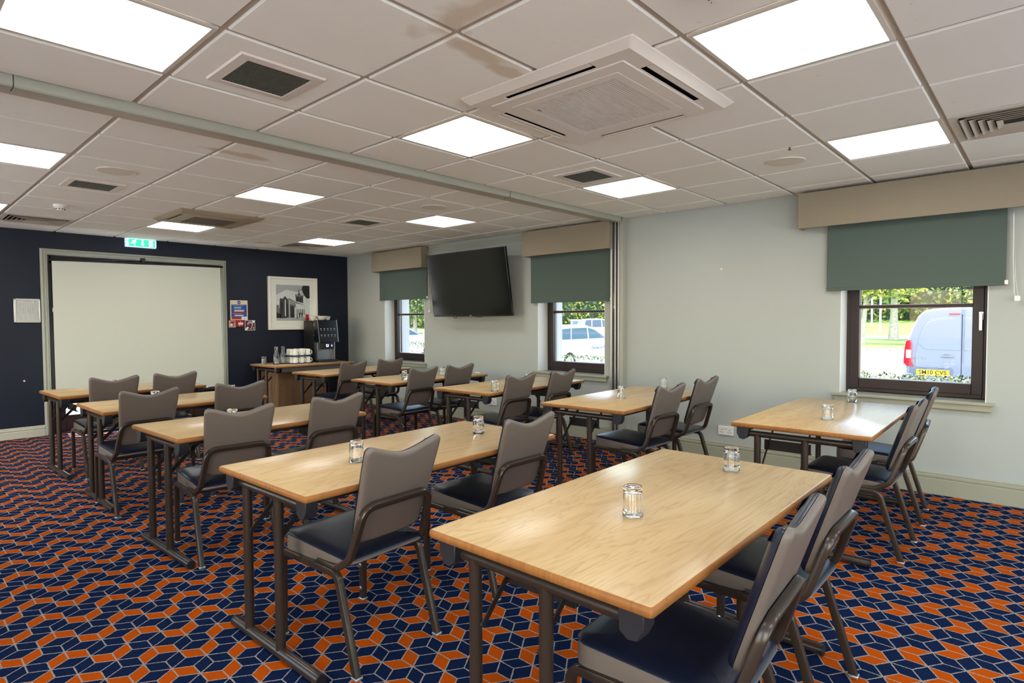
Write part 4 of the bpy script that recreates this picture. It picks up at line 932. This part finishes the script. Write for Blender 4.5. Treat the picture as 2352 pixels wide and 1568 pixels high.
# ------------------------------------------------------------------ buffet
cab = empty('cabinet', (4.23, 8.28, 0), label='low walnut two door cabinet under the coffee buffet table', cat='cabinet')
Pt = lambda mb_, n, m, **k: obj(n, mb_, m, cab, loc=(-4.23, -8.28, 0), **k)
Pt(boxes([(3.87, 4.62, 8.05, 8.56, .01, .60)]), 'carcass', 'cabw', smooth=0)
for a, b, kx in ((3.875, 4.262, 4.215), (4.266, 4.615, 4.44)):
    d = Pt(boxes([(a, b, 8.034, 8.05, .06, .595)]), 'door', 'cabw', bev=.002)
    mb = MB(); mb.lathe([(.006, 0), (.006, .012), (.014, .016), (.014, .024), (.008, .028)], 14, (kx-4.23, 8.034-8.28, .40), ax='-y'); k_ = obj('knob', mb, 'acgrille', d, loc=(4.23, 8.28, 0))
def lathe_thing(name, prof, m, loc, **k):
    mb = MB(); mb.lathe(prof, 28, cap0=False, cap1=False); return obj(name, mb, m, loc=loc, smooth=50, **k)
# steel pot with spoons
sp = empty('cutlery_pot', (3.80, 8.30, TH), label='small steel pot of teaspoons at the left end of the buffet', cat='pot')
mb = MB(); mb.lathe([(.034, 0), (.036, .004), (.036, .085), (.034, .085), (.034, .006)], 24); obj('pot', mb, 'steel', sp)
for k in range(6):
    a = k*1.05; mb = MB(); x, y = .02*math.cos(a), .02*math.sin(a); mb.tube([(x*.5, y*.5, .02), (x*1.3, y*1.3, .10)], .002, 6); mb.lathe([(.001, 0), (.008, .006), (.009, .014), (.001, .022)], 10, (x*1.3, y*1.3, .097)); obj('teaspoon', mb, 'chromeh', sp)
def carafe(x, y, lab):
    o_ = [(.045, 0), (.048, .006), (.048, .09), (.042, .13), (.026, .175), (.024, .20), (.030, .235), (.0345, .255)]
    i_ = [(.033, .254), (.028, .235), (.022, .20), (.024, .175), (.040, .129), (.0458, .09), (.045, .012), (0, .010)]
    mb = MB(); mb.lathe([(0, 0)]+o_+i_, 28, cap0=False, cap1=False); obj('carafe', mb, 'glass', loc=(x, y, TH+.0005), smooth=60, label=lab, cat='carafe', group='glass carafes on the buffet')
carafe(3.94, 8.22, 'empty glass carafe on the buffet, the one nearer the steel pot')
carafe(4.05, 8.24, 'empty glass carafe on the buffet, the one touching the mug trays')
# two tier mug trays
TX, TY = 4.275, 8.215
for z, lab in ((TH+.0005, 'blue plastic tray on the buffet table, lower of two'), (TH+.112, 'blue plastic tray resting on upturned mugs, upper of two')):
    mb = MB(); R = lambda d, zz_: [(a, b, zz_) for a, b in rrect(.315-2*d, .305-2*d, .03, 4)]
    mb.rings([R(.012, 0), R(0, .003), R(-.003, .012), R(0, .012), R(.008, .004)], 0, True, True); obj('tray', mb, 'bluep', loc=(TX, TY, z), smooth=40, label=lab, cat='tray', group='blue trays of mugs')
mug = empty('mug', (0, 0, 0))
mb = MB(); mb.lathe([(.0405, 0), (.041, .003), (.035, .088), (.031, .094), (.028, .094), (.027, .091), (0, .091)], 24, cap0=False, cap1=False); mb.lathe([(.0405, 0), (.038, .0), (.032, .086), (0, .087)], 24, cap0=False, cap1=False); obj('bowl', mb, 'cream', mug, smooth=50)
mb = MB(); mb.tube(fillet([(.038, 0, .022), (.060, 0, .028), (.057, 0, .068), (.034, 0, .076)], .02), .005, 8); obj('handle', mb, 'cream', mug)
first = True
for ti, z in enumerate((TH+.0048, TH+.1162)):
    for r_ in range(3):
        for c_ in range(3):
            o = mug if first else copy_tree(mug); first = False
            o.location = (TX-.10+c_*.098, TY-.10+r_*.092, z); o.rotation_euler = (0, 0, math.radians((-35 if ti == 0 else -60)+random.uniform(-25, 25)))
            setp(o, 'upturned cream mug on the %s blue tray, %s row, %s' % (('lower', 'upper')[ti], ('front', 'middle', 'back')[r_], ('left', 'centre', 'right')[c_]), 'mug', 'upturned mugs on the blue trays')
# coffee machine
cm = empty('coffee_machine', (4.70, 8.28, TH), label='black coffee machine with steel cup bay at the right end of the buffet', cat='coffee machine')
Pt = lambda mb_, n, m, **k: obj(n, mb_, m, cm, loc=(0, 0, 0), **k)
Pt(boxes([(-.16, .16, -.05, .26, .012, .625)]), 'body', 'blackp', bev=.004)
mb = MB(); mb.prism([(-.05, .300), (-.205, .300), (-.155, .635), (-.05, .632)], -.163, .163, lambda u, v, w_: (w_, u, v)); Pt(mb, 'front_door', 'tvframe', bev=.004)
mb = MB()
for s in (-1, 1): mb.prism([(-.19, .300), (-.209, .300), (-.159, .636), (-.145, .636)], s*.158-.005, s*.158+.005, lambda u, v, w_: (w_, u, v))
Pt(mb, 'door_edge_trim', 'steel', smooth=0)
mb = MB(); dd = Vector((.05, .335)).normalized()
for r_ in range(2):
    for c_ in range(5):
        s = .09+.095*(1-r_); yy, zz_ = -.205+dd.x*s-.001, .30+dd.y*s; x = -.115+c_*.056
        for a, b, e_, f_ in ((-.010, .010, .012, .026), (-.012, .012, -.006, -.002)):
            mb.add([(x+a, yy+dd.x*e_-.0005, zz_+dd.y*e_), (x+b, yy+dd.x*e_-.0005, zz_+dd.y*e_), (x+b, yy+dd.x*f_-.0005, zz_+dd.y*f_), (x+a, yy+dd.x*f_-.0005, zz_+dd.y*f_)], [(0, 1, 2, 3)])
Pt(mb, 'drink_icons', 'icon', smooth=0)
Pt(boxes([(-.15, -.135, -.12, -.05, .03, .30), (.135, .15, -.12, -.05, .03, .30), (-.135, .135, -.06, -.052, .03, .30)]), 'cup_bay', 'steel', bev=.002)
Pt(boxes([(-.07, .135, -.125, -.055, .19, .298)]), 'dispenser_head', 'tvframe', bev=.004)
mb = MB(); f = lambda x, z, r_, n: [(x+r_*math.cos(2*PI*k/n), z+r_*math.sin(2*PI*k/n)) for k in range(n)]
poly_q(mb, [(.0, .225), (.034, .225), (.04, .262), (-.006, .262)], -.1262, 0); poly_q(mb, [(.008, .233), (.026, .233), (.029, .254), (.005, .254)], -.1266, 1); poly_q(mb, [(.085, .23), (.096, .23), (.099, .243), (.09, .262), (.082, .243)], -.1262, 0)
Pt(mb, 'lit_icons', ['led', 'tvframe'], smooth=0)
mb = MB(); mb.prism(rrect(.34, .22, .04, 4, 0, -.09), 0, .028, lambda u, v, w_: (u, v, w_)); Pt(mb, 'drip_tray', 'blackp', bev=.004)
Pt(boxes([(-.166, -.160, -.07, -.055, .55, .585), (-.166, -.160, -.062, -.052, .40, .41)]), 'hinge', 'alum', smooth=0)
# things on the machine
zt = TH+.6352-.0
def bowl(x, y, r_, h_, lab):
    mb = MB(); mb.lathe([(r_*.45, 0), (r_*.5, .004), (r_*.85, h_*.5), (r_, h_), (r_*.94, h_), (r_*.78, h_*.5), (r_*.3, .010), (0, .010)], 28, cap0=True, cap1=False)
    obj('bowl', mb, 'cream', loc=(x, y, zt-.0095), smooth=50, label=lab, cat='bowl', group='cream bowls on the coffee machine')
    mb = MB(); random.seed(int(x*100))
    for k in range(14):
        a = random.uniform(0, 6.3); q = r_*.55*math.sqrt(random.random()); c = Vector((q*math.cos(a), q*math.sin(a), h_*.75+random.uniform(0, .015)))
        d1 = Vector((random.uniform(-1, 1), random.uniform(-1, 1), random.uniform(-.2, .9))).normalized()*.02; d2 = d1.cross(Vector((random.random(), random.random(), 1))).normalized()*.006; d3 = d1.cross(d2).normalized()*.0015
        mb.add([tuple(c+a_*d1+b_*d2+c_*d3) for c_ in (-1, 1) for a_, b_ in ((-1, -1), (1, -1), (1, 1), (-1, 1))], [(0, 3, 2, 1), (4, 5, 6, 7), (0, 1, 5, 4), (1, 2, 6, 5), (2, 3, 7, 6), (3, 0, 4, 7)], k % 4)
    obj('sachets', mb, ['cream', 'leafm', 'cream', 'bluepr'], loc=(x, y, zt-.009), smooth=0, label='loose paper sachets heaped in the '+lab.split(',')[0].replace('cream bowl', 'cream bowl', 1), cat='sachets', kind='stuff')
bowl(4.565, 8.30, .05, .065, 'small cream bowl at the left on the coffee machine, beside the red box')
bowl(4.70, 8.29, .082, .07, 'wide cream bowl in the middle on the coffee machine')
bowl(4.81, 8.30, .045, .062, 'small cream bowl at the right on the coffee machine')
ztm = TH+.6255
bx_ = empty('tea_box_rack', (4.555, 8.46, ztm), label='wire rack holding a red packet at the left on the coffee machine', cat='rack')
mb = MB(); mb.tube(fillet([(-.02, -.03, .03), (.10, -.03, .03), (.10, -.03, .002), (.10, .03, .002), (-.02, .03, .002), (-.02, .03, .03), (-.02, -.03, .03)], .006), .002, 6); obj('wire', mb, 'blackm', bx_)
obj('red_packet', boxes([(-.015, .02, -.02, .02, .001, .10)]), 'red', bx_, bev=.002); obj('white_packet', boxes([(.024, .05, -.02, .02, .001, .07)]), 'cream', bx_, bev=.002)

# ------------------------------------------------------------------ sockets, marks
def plate(name, y0, y1, z0, z1, lab, cat, dbl):
    e = empty(name, (XW, (y0+y1)/2, (z0+z1)/2), label=lab, cat=cat); hy, hz = (y1-y0)/2, (z1-z0)/2
    obj('face_plate', boxes([(-.012, 0, -hy, hy, -hz, hz)]), 'plasticw', e, bev=.003)
    mb = MB()
    if dbl:
        for s in (-1, 1):
            for a, b in ((0, .012), (-.011, -.010), (.011, -.010)): mb.box(-.0128, -.0118, s*.036+a-.003, s*.036+a+.003, -.006+b-.004, -.006+b+.004)
        obj('socket_hole', mb, 'dark', e, smooth=0); mb = MB(); mb.box(-.016, -.012, -.012, -.002, .012, .028); mb.box(-.016, -.012, .002, .012, .012, .028); obj('switch', mb, 'plastic', e, bev=.001)
    else:
        for z in (-.03, .03): mb.box(-.0128, -.0118, -.006, .006, z-.006, z+.006)
        obj('socket_hole', mb, 'dark', e, smooth=0)
plate('wall_socket', 2.173, 2.320, .240, .325, 'white double wall socket low on the sage wall by the van window table', 'socket', True)
plate('wall_socket', 5.24, 5.385, .235, .325, 'white double wall socket low under the television, behind the right tables', 'socket', True)
plate('data_outlet', 5.548, 5.632, .53, .645, 'small white vertical data outlet under the television', 'outlet', False)
mb = MB(); mb.box(XW-.018, XW, 5.632, 6.05, .575, .598); obj('cable_trunking', mb, 'plasticw', label='short white cable trunking running left from the data outlet', cat='trunking', bev=.002)
mb = MB(); mb.lathe([(.011, 0), (.008, -.001)], 9, (XW-.0005, 2.305, 1.797), ax='x'); obj('wall_chip', mb, 'ivory', label='small chipped pale mark on the sage wall between post and van window', cat='mark')
mb = MB(); mb.lathe([(.010, 0), (.007, .001)], 9, (1.185, YN, .655), ax='-y'); obj('wall_chip', mb, 'ivory', label='small pale chip in the navy wall left of the door trim', cat='mark')

# ------------------------------------------------------------------ outside
GZ = -.30
obj('ground', boxes([(WOUT, 120, -60, 120, GZ-.1, GZ)]), 'tarmac', kind='structure', smooth=0)
obj('bounce_terrace', boxes([(-40, WOUT, -60, YB-.1, GZ-.1, -.05)]), 'bounce_terr', kind='structure', smooth=0)  # added behind the camera, bounces sunlight up through the back openings
obj('added_side_terrace', boxes([(-40, XL-.1, YB-.1, YN+.3, GZ-.1, -.05)]), 'paving', kind='structure', smooth=0)  # added ground outside the left openings, never in view
obj('paving', boxes([(-30, WOUT, YN+.3, 60, GZ-.1, -.02)]), 'paving', kind='structure', smooth=0)
obj('road', boxes([(23.8, 34.5, -60, 120, GZ, GZ+.01)]), 'road', kind='structure', smooth=0)
mb = MB()
for k in range(60): mb.box(34.5, 34.75, -20+k*1.0, -20+k*1.0+.97, GZ, GZ+.13)
obj('kerb', mb, 'kerb', kind='structure', smooth=0)
obj('verge', boxes([(34.75, 52, -30, 60, GZ, GZ+.12)]), 'grass', kind='structure', smooth=0)
obj('path', boxes([(52, 62, -30, 90, GZ, GZ+.13)]), 'paving', kind='structure', smooth=0)
mb = MB(); mb.prism([(62, GZ), (64, GZ+.15), (95, 1.35), (110, 1.35), (110, GZ)], -40, 110, lambda u, v, w_: (u, w_, v)); obj('grass_bank', mb, 'grass', kind='structure', smooth=0)
def leaves(mb, c, R, n, size, rng, ms=(0, 1)):
    for k in range(n):
        d = Vector((rng.gauss(0, 1), rng.gauss(0, 1), rng.gauss(0, 1))).normalized(); q = rng.uniform(.55, 1)
        p = Vector((c[0]+d.x*R[0]*q, c[1]+d.y*R[1]*q, c[2]+d.z*R[2]*q))
        a = Vector((rng.uniform(-1, 1), rng.uniform(-1, 1), rng.uniform(-1, 1))).normalized(); b = a.cross(Vector((rng.random()-.5, rng.random()-.5, rng.random()-.5))).normalized()
        s = size*rng.uniform(.6, 1.3); mb.add([tuple(p-a*s-b*s*.1), tuple(p-b*s*.6), tuple(p+a*s), tuple(p+b*s*.6)], [(0, 1, 2, 3)], rng.choice(ms))
rng = random.Random(11)
mb = MB(); mb.box(6.45, 6.75, -3, 9.8, GZ, .70, 2)
for k in range(15000):
    y = rng.uniform(-3, 9.8); x = rng.uniform(6.38, 6.82); top = .80+(.04 if y > 3.2 else 0)+(.09 if y > 6 else 0); z = rng.uniform(.35, top) if rng.random() < .5 else top-abs(rng.gauss(0, .03))
    p = Vector((x, y, z)); a = Vector((rng.uniform(-1, 1), rng.uniform(-1, 1), rng.uniform(-.5, 1))).normalized(); b = a.cross(Vector((0, 0, 1))).normalized(); s = rng.uniform(.010, .022)
    mb.add([tuple(p-a*s), tuple(p-b*s*.5), tuple(p+a*s), tuple(p+b*s*.5)], [(0, 1, 2, 3)], rng.choice((0, 0, 1, 2)))
obj('hedge', mb, ['leafm', 'leafy', 'leafd'], smooth=0, label='low clipped leafy hedge just outside the windows', cat='hedge')
def tree(x, y, trunk_r, th, crown, n, size, lab, bark='bark', ms=('leafm', 'leafy'), lean=0):
    e = empty('tree', (x, y, GZ+.1), label=lab, cat='tree')
    mb = MB(); hpt = [(0, 0, 0), (lean*.3, lean*.2, th*.3), (lean*.7, lean*.5, th*.65), (lean, lean, th)]
    rs = []
    for i_, p in enumerate(hpt):
        r_ = trunk_r*(1.35 if i_ == 0 else 1-.13*i_); rs.append([(p[0]+r_*math.cos(2*PI*k/12), p[1]+r_*math.sin(2*PI*k/12), p[2]) for k in range(12)])
    mb.rings(rs); obj('trunk', mb, bark, e, smooth=60)
    mb = MB()
    for k in range(6):
        a = rng.uniform(0, 6.3); z = th*rng.uniform(.55, .95); r_ = crown[0]*.8; mb.tube([(lean*z/th, lean*z/th, z), (r_*.5*math.cos(a), r_*.5*math.sin(a), z+.9), (r_*math.cos(a), r_*math.sin(a), z+1.2+rng.random())], trunk_r*.3, 6)
    obj('branch', mb, bark, e, smooth=60)
    mb = MB()
    for k in range(7):
        a = k*.9; c = (crown[0]*.55*math.cos(a)*(k > 0)+lean, crown[1]*.55*math.sin(a)*(k > 0)+lean, crown[3]+rng.uniform(-.4, .6)); leaves(mb, c, (crown[0]*.62, crown[1]*.62, crown[2]*.6), n//7, size, rng, (0, 0, 1))
    obj('foliage', mb, list(ms), e, smooth=0)
tree(50.4, 8.55, .27, 6, (3.4, 4.2, 1.9, 4.5), 9000, .14, 'white barked birch tree with pale trunk seen through the van window')
tree(41.9, 8.75, .16, 4, (2.2, 2.6, 1.2, 3.8), 3500, .12, 'thin leaning young tree with yellowing leaves left of the birch', ms=('leafy', 'leafm'), lean=-.35)
tree(31, 39.5, .18, 4, (3.5, 3.5, 2.6, 3.2), 6000, .13, 'bushy green tree seen through the far window behind the white car', ms=('leafm', 'leafd'))
tree(46, 60, .2, 5, (5, 5, 3.4, 3.6), 6000, .2, 'yellow green tree farther back, seen through the far window', ms=('leafy', 'leafm'))
# dark belt of shrubs and trees at the back of the bank
mb = MB(); mb.box(92, 97, -30, 110, 0, 6.5, 2)
for k in range(26):
    y = -25+k*5.2; leaves(mb, (89+rng.uniform(-2, 2), y, 4.0+rng.uniform(-.8, 1.5)), (4, 4.2, 4.2), 900, .34, rng, (0, 2, 2, 2, 1))
obj('tree_belt', mb, ['leafm', 'leafy', 'leafd'], smooth=0, label='dark belt of trees and shrubs along the back of the grass bank', cat='trees', kind='stuff')
mb = MB(); mb.box(69, 71, 30, 90, 0, 5, 2)
for k in range(14): leaves(mb, (68+rng.uniform(-1, 1), 30+k*4.4, 3.0), (2.6, 3.4, 3.2), 900, .28, rng, (0, 2, 2, 1))
obj('shrub_belt', mb, ['leafm', 'leafy', 'leafd'], smooth=0, label='dense green shrubs behind the far parked cars', cat='shrubs', kind='stuff')
for (x, y, lab, h_) in ((66.5, 12.4, 'white lamp post on the grass, the nearer and right of two', 9), (78.5, 15.5, 'white lamp post on the grass, the farther and left of two', 9)):
    mb = MB(); mb.tube([(0, 0, 0), (0, 0, h_)], .09, 10); mb.box(-.6, .1, -.12, .12, h_, h_+.12); obj('lamp_post', mb, 'pole', loc=(x, y, GZ+(.2 if x < 70 else .75)), smooth=50, label=lab, cat='lamp post', group='white lamp posts outside')
sg = empty('car_park_sign', (20.5, 1.38, GZ), label='green and white car park sign at the top right of the van window', cat='sign')
mb = MB(); mb.box(-.02, .02, -.62, -.02, 1.98, 2.62); obj('board', mb, 'greens', sg, smooth=0); mb = MB(); mb.tube([(.03, -.32, 0), (.03, -.32, 2.6)], .03, 8); obj('post', mb, 'pole', sg); obj('white_band', boxes([(-.024, -.02, -.6, -.2, 2.05, 2.3)]), 'pole', sg, smooth=0)

def car(x, y, rz, lab, sc_=1., tall=0, txt=None, mat_='carw'):
    e = empty('parked_car', (x, y, GZ), rz, label=lab, cat='car', group='white cars parked outside'); W = .88
    # profile: local x forward
    body = [(-2.1, .35), (-2.15, .75), (-2.08, .95), (-1.6, 1.0), (1.0, .98), (1.75, .86), (2.1, .72), (2.15, .4), (1.95, .25), (-1.95, .25)]
    h = 1.46+tall
    mb = MB()
    def sec(y_, sh): return [(a, y_, b+sh) for a, b in body]
    mb.rings([[(a*.97, -W+.0, .25+(b-.25)*.92) for a, b in body], sec(-W+.04, 0), sec(W-.04, 0), [(a*.97, W, .25+(b-.25)*.92) for a, b in body]]); b_ = obj('body', mb, mat_, e, smooth=30)
    cabp = [(-2.0, .95), (-1.72, h-.08), (-1.3, h), (-.2, h+.02), (.35, h-.1), (1.15, .96)]
    mb = MB(); mb.rings([[(a*.97, -W+.16, .95+(b-.95)*.95) for a, b in cabp], [(a, -W+.24, b) for a, b in cabp], [(a, W-.24, b) for a, b in cabp], [(a*.97, W-.16, .95+(b-.95)*.95) for a, b in cabp]])
    mb.rings([[(a, -W+.05, .95) for a in (-2.0, 1.15)]+[(1.15, W-.05, .95), (-2.0, W-.05, .95)], [(-1.95, -W+.05, .99), (1.1, -W+.05, .99), (1.1, W-.05, .99), (-1.95, W-.05, .99)]])
    obj('cabin', mb, mat_, e, smooth=30)
    for s in (-1, 1):
        yw = s*(W-.152)
        for poly in ([(-1.72, 1.02), (-1.58, h-.12), (-1.05, h-.09), (-1.05, 1.02)], [(-.98, 1.02), (-.98, h-.09), (-.18, h-.08), (-.12, 1.02)], [(-.02, 1.02), (-.1, h-.08), (.28, h-.16), (.95, 1.02)]):
            mb = MB(); mb.prism(poly, yw-.008, yw+.008, lambda u, v, w_: (u, w_, v)); obj('side_window', mb, 'carglass', e, smooth=0)
    mb = MB(); mb.add([(1.13, -W+.28, .99), (1.13, W-.28, .99), (.40, W-.30, h-.1), (.40, -W+.30, h-.1)], [(0, 1, 2, 3)]); 
    mb2 = MB(); mb2.rings([[(p[0]+.012, p[1], p[2]+.012) for p in mb.v], [(p[0]-.01, p[1], p[2]-.01) for p in mb.v]]); obj('windscreen', mb2, 'carglass', e, smooth=0)
    mb2 = MB(); q = [(-1.985, -W+.3, 1.02), (-1.985, W-.3, 1.02), (-1.755, W-.32, h-.12), (-1.755, -W+.32, h-.12)]; mb2.rings([[(p[0]-.02, p[1], p[2]) for p in q], [(p[0]+.02, p[1], p[2]) for p in q]]); obj('rear_window', mb2, 'carglass', e, smooth=0)
    for sx in (-1.3, 1.32):
        for s in (-1, 1):
            mb = MB(); mb.lathe([(.30, 0), (.32, .03), (.32, .17), (.30, .2)], 24, (sx, s*(W-.09)+.1, .32), ax='-y'); wh = obj('wheel', mb, 'tyre', e)
            mb = MB(); yy = s*(W+.012); mb.lathe([(.20, 0), (.18, .006)], 20, (sx, yy, .32), ax='-y'); obj('hubcap', mb, 'alum', wh)
    mb = MB(); mb.box(1.0, 1.12, -W-.14, -W+.0, .98, 1.12); mb.box(1.0, 1.12, W, W+.14, .98, 1.12); obj('door_mirror', mb, mat_, e, bev=.02)
    if txt:
        for s in (-1,): text('lettering', txt, .17, 'bluepr', e, (.35, s*(W+.004), .72), (PI/2, 0, 0), depth=.002)
    return e
def at(px, py, d):
    v = R_*((px-1176)/FPX)-U_*((py-784)/FPX)+_f; v = v*d; return v.x, v.y
car(16.05, 11.98, 0, 'white estate car with dark wheel seen through the middle window', txt='Network Rail')
car(15.3, 21.1, 0, 'white car front seen through the far window above the hedge', txt='Network Rail')
x, y = at(1326, 745, 57); car(x, y, math.radians(40), 'distant white car seen from behind, left of two beyond the estate car', tall=.22)
x, y = at(1378, 745, 52); car(x, y, math.radians(-35), 'distant white car, right of two beyond the estate car', tall=.28)

# grey van, rear towards the window
vx, vyc = 13.78, 1.25
vn = empty('van', (vx, vyc, GZ), label='silver grey panel van parked with its rear doors towards the window', cat='van')
prof = [(-.88, .28), (-.90, .62), (-.90, 1.02), (-.86, 1.25), (-.78, 1.50), (-.70, 1.68), (-.60, 1.785), (-.45, 1.82), (0, 1.835)]
prof = prof+[(-a, b) for a, b in reversed(prof[:-1])]
def vs(x_, k, dz=0): return [(x_, a*k, .28+(b-.28)*(1-(1-k)*.5)+dz) for a, b in prof]
mb = MB(); mb.rings([vs(0, .955), vs(.04, .985), vs(.14, 1), vs(2.3, 1), [(2.9, a*.95, .28+(b-.28)*.85) for a, b in prof], [(3.4, a*.93, .28+(b-.28)*.52) for a, b in prof], [(4.2, a*.9, .28+(b-.28)*.40) for a, b in prof]]); obj('body', mb, 'vang', vn, smooth=35)
def onb(poly, d0, d1, n, m, **k):  # slab on the rear face: poly in (y,z), y positive = left in view
    mb = MB(); mb.prism(poly, -d0, -d1, lambda u, v, w_: (w_, u, v)); return obj(n, mb, m, vn, **k)
def R2(y0, y1, z0, z1, r_=.03): return rrect(y1-y0, z1-z0, r_, 4, (y0+y1)/2, (z0+z1)/2)
onb([(a*.8, .30+(b-.28)*.86+.02) for a, b in prof], 0.0, .012, 'rear_doors', 'vang', bev=.006)
onb([(.60, 1.06), (.68, 1.16), (.62, 1.40), (.52, 1.56), (.36, 1.615), (.03, 1.63), (.03, 1.03), (.52, 1.03)], .012, .020, 'window_panel', 'vang', bev=.006)
onb([(-.03, 1.63), (-.36, 1.615), (-.52, 1.56), (-.62, 1.40), (-.68, 1.16), (-.60, 1.06), (-.52, 1.03), (-.03, 1.03)], .012, .020, 'window_panel', 'vang', bev=.006)
onb([(-.006, .36), (.006, .36), (.006, 1.70), (-.006, 1.70)], .012, .0135, 'door_gap', 'inkb', smooth=0)
onb(R2(.03, .20, 1.70, 1.722, .008), .002, .022, 'brake_light', 'redp')
onb(R2(.12, .80, .50, .70, .05), .008, .0145, 'plate_recess', 'vand', bev=.003)
pl = onb(R2(.18, .70, .535, .645, .008), .0145, .022, 'number_plate', 'plate')
text('plate_lettering', 'SM10 CVS', .105, 'inkb', vn, (-.0235, .44, .59), (PI/2, 0, -PI/2), sx=.98, bold=.002)
text('maker_lettering', 'CITROËN', .05, 'chromeh', vn, (-.0135, .68, .855), (PI/2, 0, -PI/2), sx=1.25, bold=.001)
onb(R2(.26, .36, .685, .705, .006), .014, .03, 'plate_lamp', 'vang'); onb(R2(.53, .62, .685, .705, .006), .014, .03, 'plate_lamp', 'vang')
onb([(.23+.055*math.cos(2*PI*k/16), .915+.042*math.sin(2*PI*k/16)) for k in range(16)], .012, .016, 'handle_cup', 'vand'); onb(R2(.11, .31, .90, .922, .010), .016, .04, 'door_handle', 'inkg')
for s in (1, -1):
    f_ = lambda p: [(s*a, b) for a, b in (p if s > 0 else list(reversed(p)))]
    l = onb(f_([(.74, .70), (.86, .70), (.915, .76), (.90, 1.05), (.88, 1.20), (.80, 1.215), (.775, 1.15), (.775, .80)]), -.03, .026, 'tail_lamp', 'lampr', bev=.01)
    onb([(s*.84+.05*math.cos(2*PI*k/16), .775+.052*math.sin(2*PI*k/16)) for k in range(16)], .02, .036, 'lamp_lens', 'lampr'); onb([(s*.835+.04*math.cos(2*PI*k/16), 1.10+.045*math.sin(2*PI*k/16)) for k in range(16)], .02, .036, 'lamp_lens', 'lampr')
    onb(R2(min(s*.79, s*.87), max(s*.79, s*.87), .86, 1.02, .01), .02, .032, 'reversing_lens', 'lampw')
mb = MB(); mb.box(-.07, .1, -.91, .91, .22, .40); mb.box(-.06, .15, .74, .93, .36, .56); mb.box(-.06, .15, -.93, -.74, .36, .56); obj('bumper', mb, 'vand', vn, bev=.02)
for sx in (.75, 3.4):
    for s in (-1, 1): mb = MB(); mb.lathe([(.30, 0), (.32, .03), (.32, .17), (.30, .2)], 24, (sx, s*.80+.1, .32), ax='-y'); obj('wheel', mb, 'tyre', vn)
